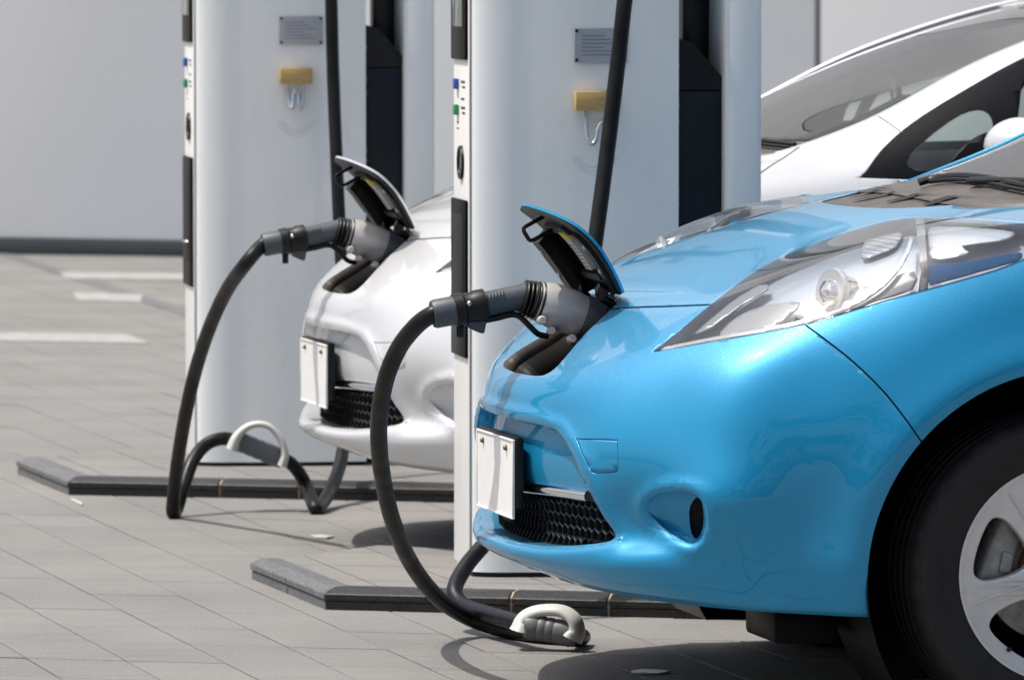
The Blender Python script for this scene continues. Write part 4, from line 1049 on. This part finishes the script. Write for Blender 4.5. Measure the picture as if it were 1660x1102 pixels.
# ================================================================== CHARGERS
YAW = math.radians(9)
def charger_parts():
    """built once in local space: x along the side face (back), y away from the viewer, z up; front face at x=0"""
    P = []
    HT = 1.86
    def arcpts(c, r, a0, a1, n): return [(c[0] + r[0] * math.cos(a), c[1] + r[1] * math.sin(a)) for a in np.linspace(a0, a1, n)]
    XE = .500
    near = [(x, -.022 * math.sin(math.pi / 2 * min((x - .12) / .25, 1))) for x in np.linspace(.12, XE, 14)]
    pl = [(0, .275)] + arcpts((.12, .05), (.12, .05), math.pi, 1.5 * math.pi, 14)[:-1] + near + [(XE, .30), (.05, .30)] + arcpts((.05, .275), (.05, .025), .5 * math.pi, math.pi, 6)[1:-1]
    # skin with a thin seam between front fascia and side shell
    def shell(name, poly, z0, z1, m, smooth=True):
        me = prism_me(name, poly, z0, z1); me.shade_smooth(); me.set_sharp_from_angle(angle=.5); P.append((name, me, m, None)); return len(P) - 1
    b = shell('side_shell', pl, .012, HT, M_SHELL)
    base = [(p[0] * .985 + .004, p[1] * .97 + .006) for p in pl]; shell('plinth', base, 0, .0118, M_BLACK)
    # front fascia plate sits proud of the shell
    def fbox(name, y0, y1, z0, z1, d0, d1, m, par=None, bev=.004):
        me = box_me(name, -d1, -d0, y0, y1, z0, z1, bev); P.append((name, me, m, par)); return len(P) - 1
    ff = fbox('front_fascia', .038, .285, .02, HT - .02, .0005, .004, M_SHELLF, None, .0015)
    s = fbox('screen_bezel', .050, .284, 1.250, 1.72, .004, .012, M_PANEL); fbox('screen', .085, .245, 1.33, 1.66, .012, .0140, M_SCREEN, s, .001)
    h = fbox('connector_bay', .050, .284, .528, .911, .004, .012, M_PANEL); fbox('bay_recess', .085, .25, .60, .875, .012, .0135, M_GAP, h, .001)
    P.append(('bay_latch', tube_me('bay_latch', [(-.013, .11, .66), (-.022, .12, .66), (-.022, .16, .66), (-.013, .17, .66)], .004, 8, 4), M_HOOK, h))
    P.append(('speaker_ring', lathe_me('ring', (-.004, .155, 1.000), (-.011, .155, 1.000), [(0, .042), (1, .040), (.7, .032), (.3, .031)], 32, False), M_BLACK, None))
    P.append(('speaker_disc', lathe_me('disc', (-.0042, .155, 1.000), (-.007, .155, 1.000), [(0, .031), (1, .031)], 32), M_GLOSSB, None))
    for z_, m in ((1.190, M_BLUEB), (1.127, M_GREENB)):
        fbox('push_button', .200, .236, z_ - .013, z_ + .013, .004, .015, m, None, .003)
        fbox('button_label', .10, .165, z_ + .003, z_ + .009, .004, .0046, M_INK, None, 0); fbox('button_label', .10, .145, z_ - .009, z_ - .004, .004, .0046, M_INK, None, 0)
    fbox('button_label', .11, .165, 1.152, 1.157, .004, .0046, M_INK, None, 0)
    for z_ in (1.095, 1.080): fbox('button_label', .20, .235, z_, z_ + .003, .004, .0046, M_INK, None, 0)
    # aluminium data plate with four screws, wooden block, on the bowed side
    yb = lambda x: -.022
    x0, x1 = .243, .372
    dp = len(P); P.append(('data_plate', box_me('data_plate', x0, x1, yb(.33) - .0065, yb(.33) - .0005, 1.244, 1.328, .0008, 1), M_ALU, None))
    for x in (x0 + .006, x1 - .006):
        for z_ in (1.251, 1.321): P.append(('screw', lathe_me('screw', (x, yb(.33) - .0065, z_), (x, yb(.33) - .0095, z_), [(0, .0042), (.7, .0036), (1, .001)], 10), M_DARK, dp))
    for k in range(6): P.append(('print_line', box_me('print_line', x0 + .018, x1 - .02 - .018 * (k % 3), yb(.33) - .0071, yb(.33) - .0066, 1.262 + k * .0092, 1.2645 + k * .0092), M_INKF, dp))
    P.append(('wooden_block', box_me('wooden_block', .242, .338, yb(.33) - .034, yb(.33) - .0005, 1.130, 1.176, .002, 2), M_GOLD, None))
    # open back: dark cabinet with slanted hood, dark upright, rear panel
    c = len(P); P.append(('cabinet', box_me('cabinet', XE + .002, .617, .035, .28, .012, 1.174, .003), M_CABIN, None))
    V = [(XE + .002, .035, 1.177), (.617, .035, 1.177), (.617, .035, 1.209), (.547, .035, 1.290), (XE + .002, .035, 1.303)]; V += [(x, .28, z) for x, y, z in V]
    P.append(('cabinet_hood', mesh('hood', V, [(0, 1, 2, 3, 4), (9, 8, 7, 6, 5)] + [(i, i + 5, (i + 1) % 5 + 5, (i + 1) % 5) for i in range(5)]), M_BLACK, c))
    P.append(('hood_glass', mesh('hg', [(.556, .033, 1.262), (.608, .033, 1.202), (.608, .033, 1.215), (.562, .033, 1.268)], [(0, 1, 2, 3)]), M_GLOSSB, c))
    for z_ in (1.235, 1.14, 1.10, .93, .90, .65): P.append(('rivet', lathe_me('rivet', (XE + .010, .035, z_), (XE + .010, .0315, z_), [(0, .0035), (1, .0015)], 8), M_IRON, c))
    P.append(('upright', box_me('upright', .552, .6170, .20, .27, 1.15, HT, .003), M_CABIN, None))
    P.append(('rear_panel', box_me('rear_panel', .6175, .710, .0, .29, .012, HT, .012, 3), M_SHELL, None))
    P.append(('top_cap', box_me('top_cap', -.004, .714, -.03, .31, HT + .001, HT + .03, .01), M_SHELL, None))
    return P
M_INKF = mat('faded_print', (.20, .21, .23), .5)
CH = charger_parts()
# scuff arcs worn into the shell below the hook
def scuffs():
    n = M_SHELL.node_tree.nodes; l = M_SHELL.node_tree.links; b = n['Principled BSDF']
    tc = n.new('ShaderNodeTexCoord'); sp = n.new('ShaderNodeSeparateXYZ'); l.new(tc.outputs['Object'], sp.inputs[0])
    nz = n.new('ShaderNodeTexNoise'); nz.inputs['Scale'].default_value = 35; l.new(tc.outputs['Object'], nz.inputs[0])
    def mth(op, a, b_=None):
        m_ = n.new('ShaderNodeMath'); m_.operation = op
        for i, v in enumerate((a, b_)):
            if v is None: continue
            if isinstance(v, (int, float)): m_.inputs[i].default_value = v
            else: l.new(v, m_.inputs[i])
        return m_.outputs[0]
    dx = mth('SUBTRACT', sp.outputs[0], .295); dz = mth('SUBTRACT', sp.outputs[2], 1.085)
    r = mth('SQRT', mth('ADD', mth('MULTIPLY', dx, dx), mth('MULTIPLY', mth('MULTIPLY', dz, dz), .42)))
    ring = None
    for rad, w in ((.066, .005), (.072, .003), (.060, .003)):
        e = mth('SUBTRACT', 1, mth('DIVIDE', mth('ABSOLUTE', mth('SUBTRACT', mth('ADD', r, mth('MULTIPLY', nz.outputs[0], .010)), rad + .005)), w))
        e = mth('MAXIMUM', e, 0); ring = e if ring is None else mth('MAXIMUM', ring, e)
    low = mth('LESS_THAN', sp.outputs[2], 1.02)
    f = mth('MULTIPLY', mth('MULTIPLY', ring, low), mth('MULTIPLY', nz.outputs[0], .36))
    old = b.inputs['Base Color'].links[0].from_socket
    mx = n.new('ShaderNodeMixRGB'); l.new(f, mx.inputs[0]); l.new(old, mx.inputs[1]); mx.inputs[2].default_value = (.16, .16, .16, 1)
    l.new(mx.outputs[0], b.inputs['Base Color'])
scuffs()
ch0 = gnd(800, 936, HK - .003); RY = Matrix.Rotation(YAW, 3, 'Z')
ch_org = Vector(ch0) - RY @ Vector((.05, 0, 0))
def make_charger(loc, label):
    root = empty('charging_station', loc, YAW); tag(root, label, 'charger', 'quick charging stations on the islands'); made = []
    for nm, me, m, par in CH: made.append(obj(nm, me, m, made[par] if par is not None else root))
    return root
CHOFF = Vector((-.835, 3.30, 0))
make_charger(ch_org, 'tall pale charging station just behind the blue car')
make_charger(ch_org + CHOFF, 'tall pale charging station farther left, before the silver car\'s nose')
def W(loc, p): return Vector(loc) + RY @ Vector(p)
def hook(loc, pts, r, label):
    P_ = [W(loc, p) for p in pts]; o0 = P_[0]; o = obj('hook', tube_me('hook', [p - o0 for p in P_], r, 10, 6), M_HOOK); o.location = o0
    tag(o, label, 'hook', 'bent steel hooks under the wooden blocks'); return o
hook(ch_org, [(0.266, -.040, 1.136), (0.266, -.042, 1.118), (0.269, -.043, 1.106), (0.270, -.050, 1.073), (0.275, -.056, 1.054), (0.284, -.058, 1.050), (0.292, -.056, 1.063), (0.296, -.052, 1.083), (0.306, -.046, 1.100), (0.326, -.043, 1.106)], .0060, 'bent steel hook beside the hose on the near charger')
for x, lb in ((.266, 'left one of two steel hooks on the far charger'), (.312, 'right one of two steel hooks on the far charger')):
    sg = 1 if x < .29 else -1
    hook(ch_org + CHOFF, [(x, -.040, 1.136), (x, -.042, 1.120), (x + .002 * sg, -.046, 1.088), (x + .006 * sg, -.056, 1.063), (x + .010 * sg, -.06, 1.058), (x + .014 * sg, -.058, 1.068), (x + .015 * sg, -.05, 1.093), (x + .023 * sg, -.046, 1.113)], .0062, lb)

# ================================================================== CHARGING CABLES
def carw(p, O): return Vector(car2w(np.array(p, float), O))
M_GRIP = mat('shaded_grip', (.11, .12, .13), .5, var=.08, vscale=30)  # pale grip darkened in colour to carry the car's shade
def make_cable(O, hose, handle, grip, label, hr=.0150):
    """hose: list of hose runs (world points); connector built along the car's centre plane of the car at O"""
    c0 = carw(L3(703, 509, 0), O)
    root = empty('charging_cable', hose[0][len(hose[0]) // 2]); tag(root, label, 'cable', 'charging cables plugged into the cars')
    rl = root.location.copy()
    def part(nm, me, m, par=None):
        o = obj(nm, me, m, par or root)
        if par is None: o.location = (0, 0, 0)
        return o
    def rel(ps): return [Vector(p) - rl for p in ps]
    for h in hose: part('hose', tube_me('hose', rel(h), .0188, 18, 10), M_CABLE)
    q = lambda x, y, l_=0.: carw(L3(x, y, l_), O) - rl
    # gun: sleeve, clamp, grip, bellows, body
    g = part('connector', lathe_me('connector', q(862, 482), q(962, 520), [(0, .030), (.06, .036), (.18, .043), (.38, .048), (.62, .047), (1, .041)], 36), M_GREYP)
    part('sleeve', lathe_me('sleeve', q(701, 509.5), q(752, 500), [(0, .020), (0, .028), (.08, .0305), (1, .0305)], 36), M_SLATE, g)
    part('clamp', lathe_me('clamp', q(736, 504), q(786, 494), [(0, .030), (0, .0345), (.28, .0355), (.34, .0325), (.6, .0325), (.66, .0345), (1, .0345), (1, .028)], 36), M_BLACK, g)
    part('grip', lathe_me('grip', q(780, 495), q(856, 479), [(0, .0275), (.5, .027), (1, .028)], 32), M_SLATE, g)
    for k in range(6):
        x = 789 + k * 5.2; y = 483 - k * 1.15
        part('grip_rib', tube_me('rib', [q(x, y - 6, .018), q(x + .5, y, .0262), q(x + 2, y + 6, .0272)], .0017, 6, 4), M_SLATE, g)
    pr = []
    for k in range(5):
        pr += [(k / 5 + .0, .030), (k / 5 + .06, .037 + .001 * k), (k / 5 + .11, .0385 + .001 * k), (k / 5 + .16, .037 + .001 * k)]
    part('bellows', lathe_me('bellows', q(845, 481), q(878, 489.5), pr + [(1, .032)], 40), M_BLACK, g)
    # clamp lug, lever, knobs
    bm = bmesh.new(); pts = [(757, 517), (787, 512), (789, 521), (785, 541), (778, 540), (758, 531)]
    vs = []
    for l_ in (-.012, .012): vs.append([bm.verts.new(q(x, y, l_)) for x, y in pts])
    bm.faces.new(vs[1]); bm.faces.new(vs[0][::-1]); [bm.faces.new((vs[0][i], vs[0][(i + 1) % 6], vs[1][(i + 1) % 6], vs[1][i])) for i in range(6)]
    bmesh.ops.recalc_face_normals(bm, faces=bm.faces[:]); bmesh.ops.bevel(bm, geom=bm.edges[:], offset=.002, segments=2, affect='EDGES')
    part('clamp_lug', bm2me(bm, 'clamp_lug', False), M_SLATE, g)
    part('clamp_screw', lathe_me('screw', q(761, 492, .030), q(761, 492, .040), [(0, .005), (.8, .005), (1, .003)], 12), M_HOOK, g)
    part('latch_bar', box_me('t', -.008, .008, -.01, .01, -.045, -.02, .003), M_BLACK, g).location = q(746, 512)
    part('lever', tube_me('lever', [q(788, 519, .01), q(808, 515, .01), q(828, 510, .01), q(842, 513, .01), q(858, 528, .008), (q(872, 541, .006)), q(888, 545, .004)], .0085, 10, 6, ell=(.75, 1.1)), M_BLACK, g)
    part('pivot_knob', lathe_me('knob', q(876, 519, .03), q(880, 519, .062), [(0, .0095), (.86, .0095), (1, .007)], 24), M_GREYP, g)
    part('pivot_lug', lathe_me('lug', q(892, 537, .0), q(895, 536, .045), [(0, .009), (.86, .009), (1, .0065)], 20), M_GREYP, g)
    part('body_screw', lathe_me('bscrew', q(925, 550, .015), q(929, 549, .052), [(0, .0095), (.86, .0095), (1, .007)], 20), M_GREYP, g)
    part('connector_lip', lathe_me('lip', q(940, 511), q(968, 522), [(0, .043), (.2, .047), (1, .047)], 32), M_SLATE, g)
    # carrying handle riding on the hose
    hd = part('handle', tube_me('handle', rel(handle), .020, 16, 8, rfun=lambda u: hr * (1 + (1.15 if u < .5 else .55) * (2 * abs(u - .5)) ** 2.5), ell=(.8, 1.35)), M_HANDLE)
    part('handle_grip', lathe_me('handle_grip', *(rel(grip)), [(0, .026), (.08, .0285), (.22, .0285), (.26, .0268), (.30, .0285), (.38, .0285), (.42, .0268), (.46, .0285), (.54, .0285), (.58, .0268), (.62, .0285), (.78, .0285), (.92, .0285), (1, .026)], 28), M_GRIP, hd)
    return root
zc = .0192
def gz(x, y, z=zc): return Vector(gnd(x, y, z))
A_ = lambda x, y, d: Vector(atd(x, y, d))
cB = carw(L3(700, 510, 0), OB); cB2 = carw(L3(715, 507, 0), OB)
H1 = [W(ch_org, (.37, .03, 1.76)), W(ch_org, (.375, -.045, 1.765)), W(ch_org, (.385, -.105, 1.70)), A_(1024, -70, 14.66), A_(1013, 0, 14.62), A_(1003, 90, 14.62), A_(985, 240, 14.60), A_(965, 390, 14.55), A_(945, 520, 14.5), A_(905, 660, 14.45), A_(850, 780, 14.4), A_(795, 868, 14.3), A_(757, 915, 14.22), A_(737, 955, 14.14), A_(752, 981, 14.08), A_(795, 996, 13.94), A_(845, 1010, 13.78), A_(890, 1020, 13.72), A_(930, 1030, 13.74), gz(944, 1031.5), gz(938, 1033)]
H2 = [gz(938, 1033), gz(915, 1032), gz(870, 1028.5), gz(825, 1022), A_(765, 1003, 13.99), A_(712, 970, 13.90), A_(668, 915, 13.74), A_(637, 845, 13.54), A_(619, 765, 13.36), A_(614, 690, 13.20), A_(624, 620, 13.06), A_(646, 565, 12.97), A_(675, 528, 12.90), cB, cB2]
hdl = [A_(844, 1022, 13.74), A_(849, 1004, 13.74), A_(866, 992, 13.73), A_(890, 988, 13.72), A_(914, 991, 13.71), A_(931, 1004, 13.70), A_(935, 1022, 13.70), A_(928, 1036, 13.70)]
make_cable(OB, [H1, H2], hdl, (A_(852, 1014, 13.73), A_(932, 1028, 13.71)), 'black charging cable looping to the blue car, its handle on the ground')
cS = carw(L3(700, 510, 0), OS); cS2 = carw(L3(715, 507, 0), OS)
H3 = [W(ch_org + CHOFF, (.37, .03, 1.76)), W(ch_org + CHOFF, (.375, -.045, 1.765)), W(ch_org + CHOFF, (.385, -.105, 1.70)), A_(535, -60, 18.0), A_(537, 0, 18.0), A_(540, 120, 18.0), A_(546, 270, 17.95), A_(553, 420, 17.9), A_(562, 560, 17.8), A_(563, 660, 17.7), A_(553, 745, 17.5), A_(535, 795, 17.35), gz(519, 820), gz(510, 822), A_(497, 788, 17.28), A_(478, 757, 17.26), A_(455, 741, 17.25), A_(420, 728, 17.25), A_(388, 715, 17.25), A_(358, 711, 17.22), A_(332, 722, 17.2), A_(312, 748, 17.15), A_(297, 790, 17.1), gz(286, 826), gz(280, 829), A_(282, 800, 17.0), A_(289, 740, 16.9), A_(301, 670, 16.75), A_(317, 600, 16.6), A_(340, 530, 16.4), A_(368, 470, 16.2), A_(398, 428, 16.02), cS, cS2]
hdl2 = [A_(375, 728, 17.22), A_(384, 708, 17.22), A_(399, 693, 17.22), A_(418, 687, 17.22), A_(438, 692, 17.22), A_(455, 712, 17.22), A_(462, 735, 17.22), A_(457, 755, 17.22)]
make_cable(OS, [H3], hdl2, (A_(380, 712, 17.25), A_(460, 744, 17.25)), 'farther black charging cable arching to the silver car, its handle raised', .0115)

# ================================================================== SMALL THINGS ON THE GROUND
def scrap(name, poly, m, label, cat, th=.002, z=.0012):
    P_ = [gnd(x, y, z) for x, y in poly]; c = np.mean(P_, 0)
    V = [p - c for p in P_]; V = [(v[0], v[1], random.uniform(0, .004) + th) for v in V] + [(v[0], v[1], .0) for v in V]; n = len(P_)
    o = obj(name, mesh(name, V, [tuple(range(n)), tuple(range(2 * n - 1, n - 1, -1))] + [(i, n + i, n + (i + 1) % n, (i + 1) % n) for i in range(n)]), m); o.location = tuple(c); tag(o, label, cat); return o
scrap('paper_scrap', [(503, 869), (520, 867), (542, 870), (530, 873), (512, 872)], mat('pale_green_paper', (.38, .44, .38), .7), 'pale greenish scrap lying on the paving left of the cable', 'scrap')
scrap('paper_strip', [(556, 882), (572, 888), (576, 891), (560, 886)], M_PAPER, 'thin white sliver on the paving beside the looping cable', 'scrap')
scrap('paper_strip', [(116, 809), (134, 818), (132, 819), (115, 810)], M_PAPER, 'thin white sliver at the corner of the far kerb', 'scrap')
scrap('bright_sliver', [(1053 + 31 * math.cos(a), 1089 + 3.2 * math.sin(a)) for a in np.linspace(0, 2 * math.pi, 16, endpoint=False)], mat('pale_disc', (.55, .55, .55), .3, .8), 'small bright sliver on the ground under the blue car', 'metal disc', .0005)  # thin flat oval, brighter than the slabs around it
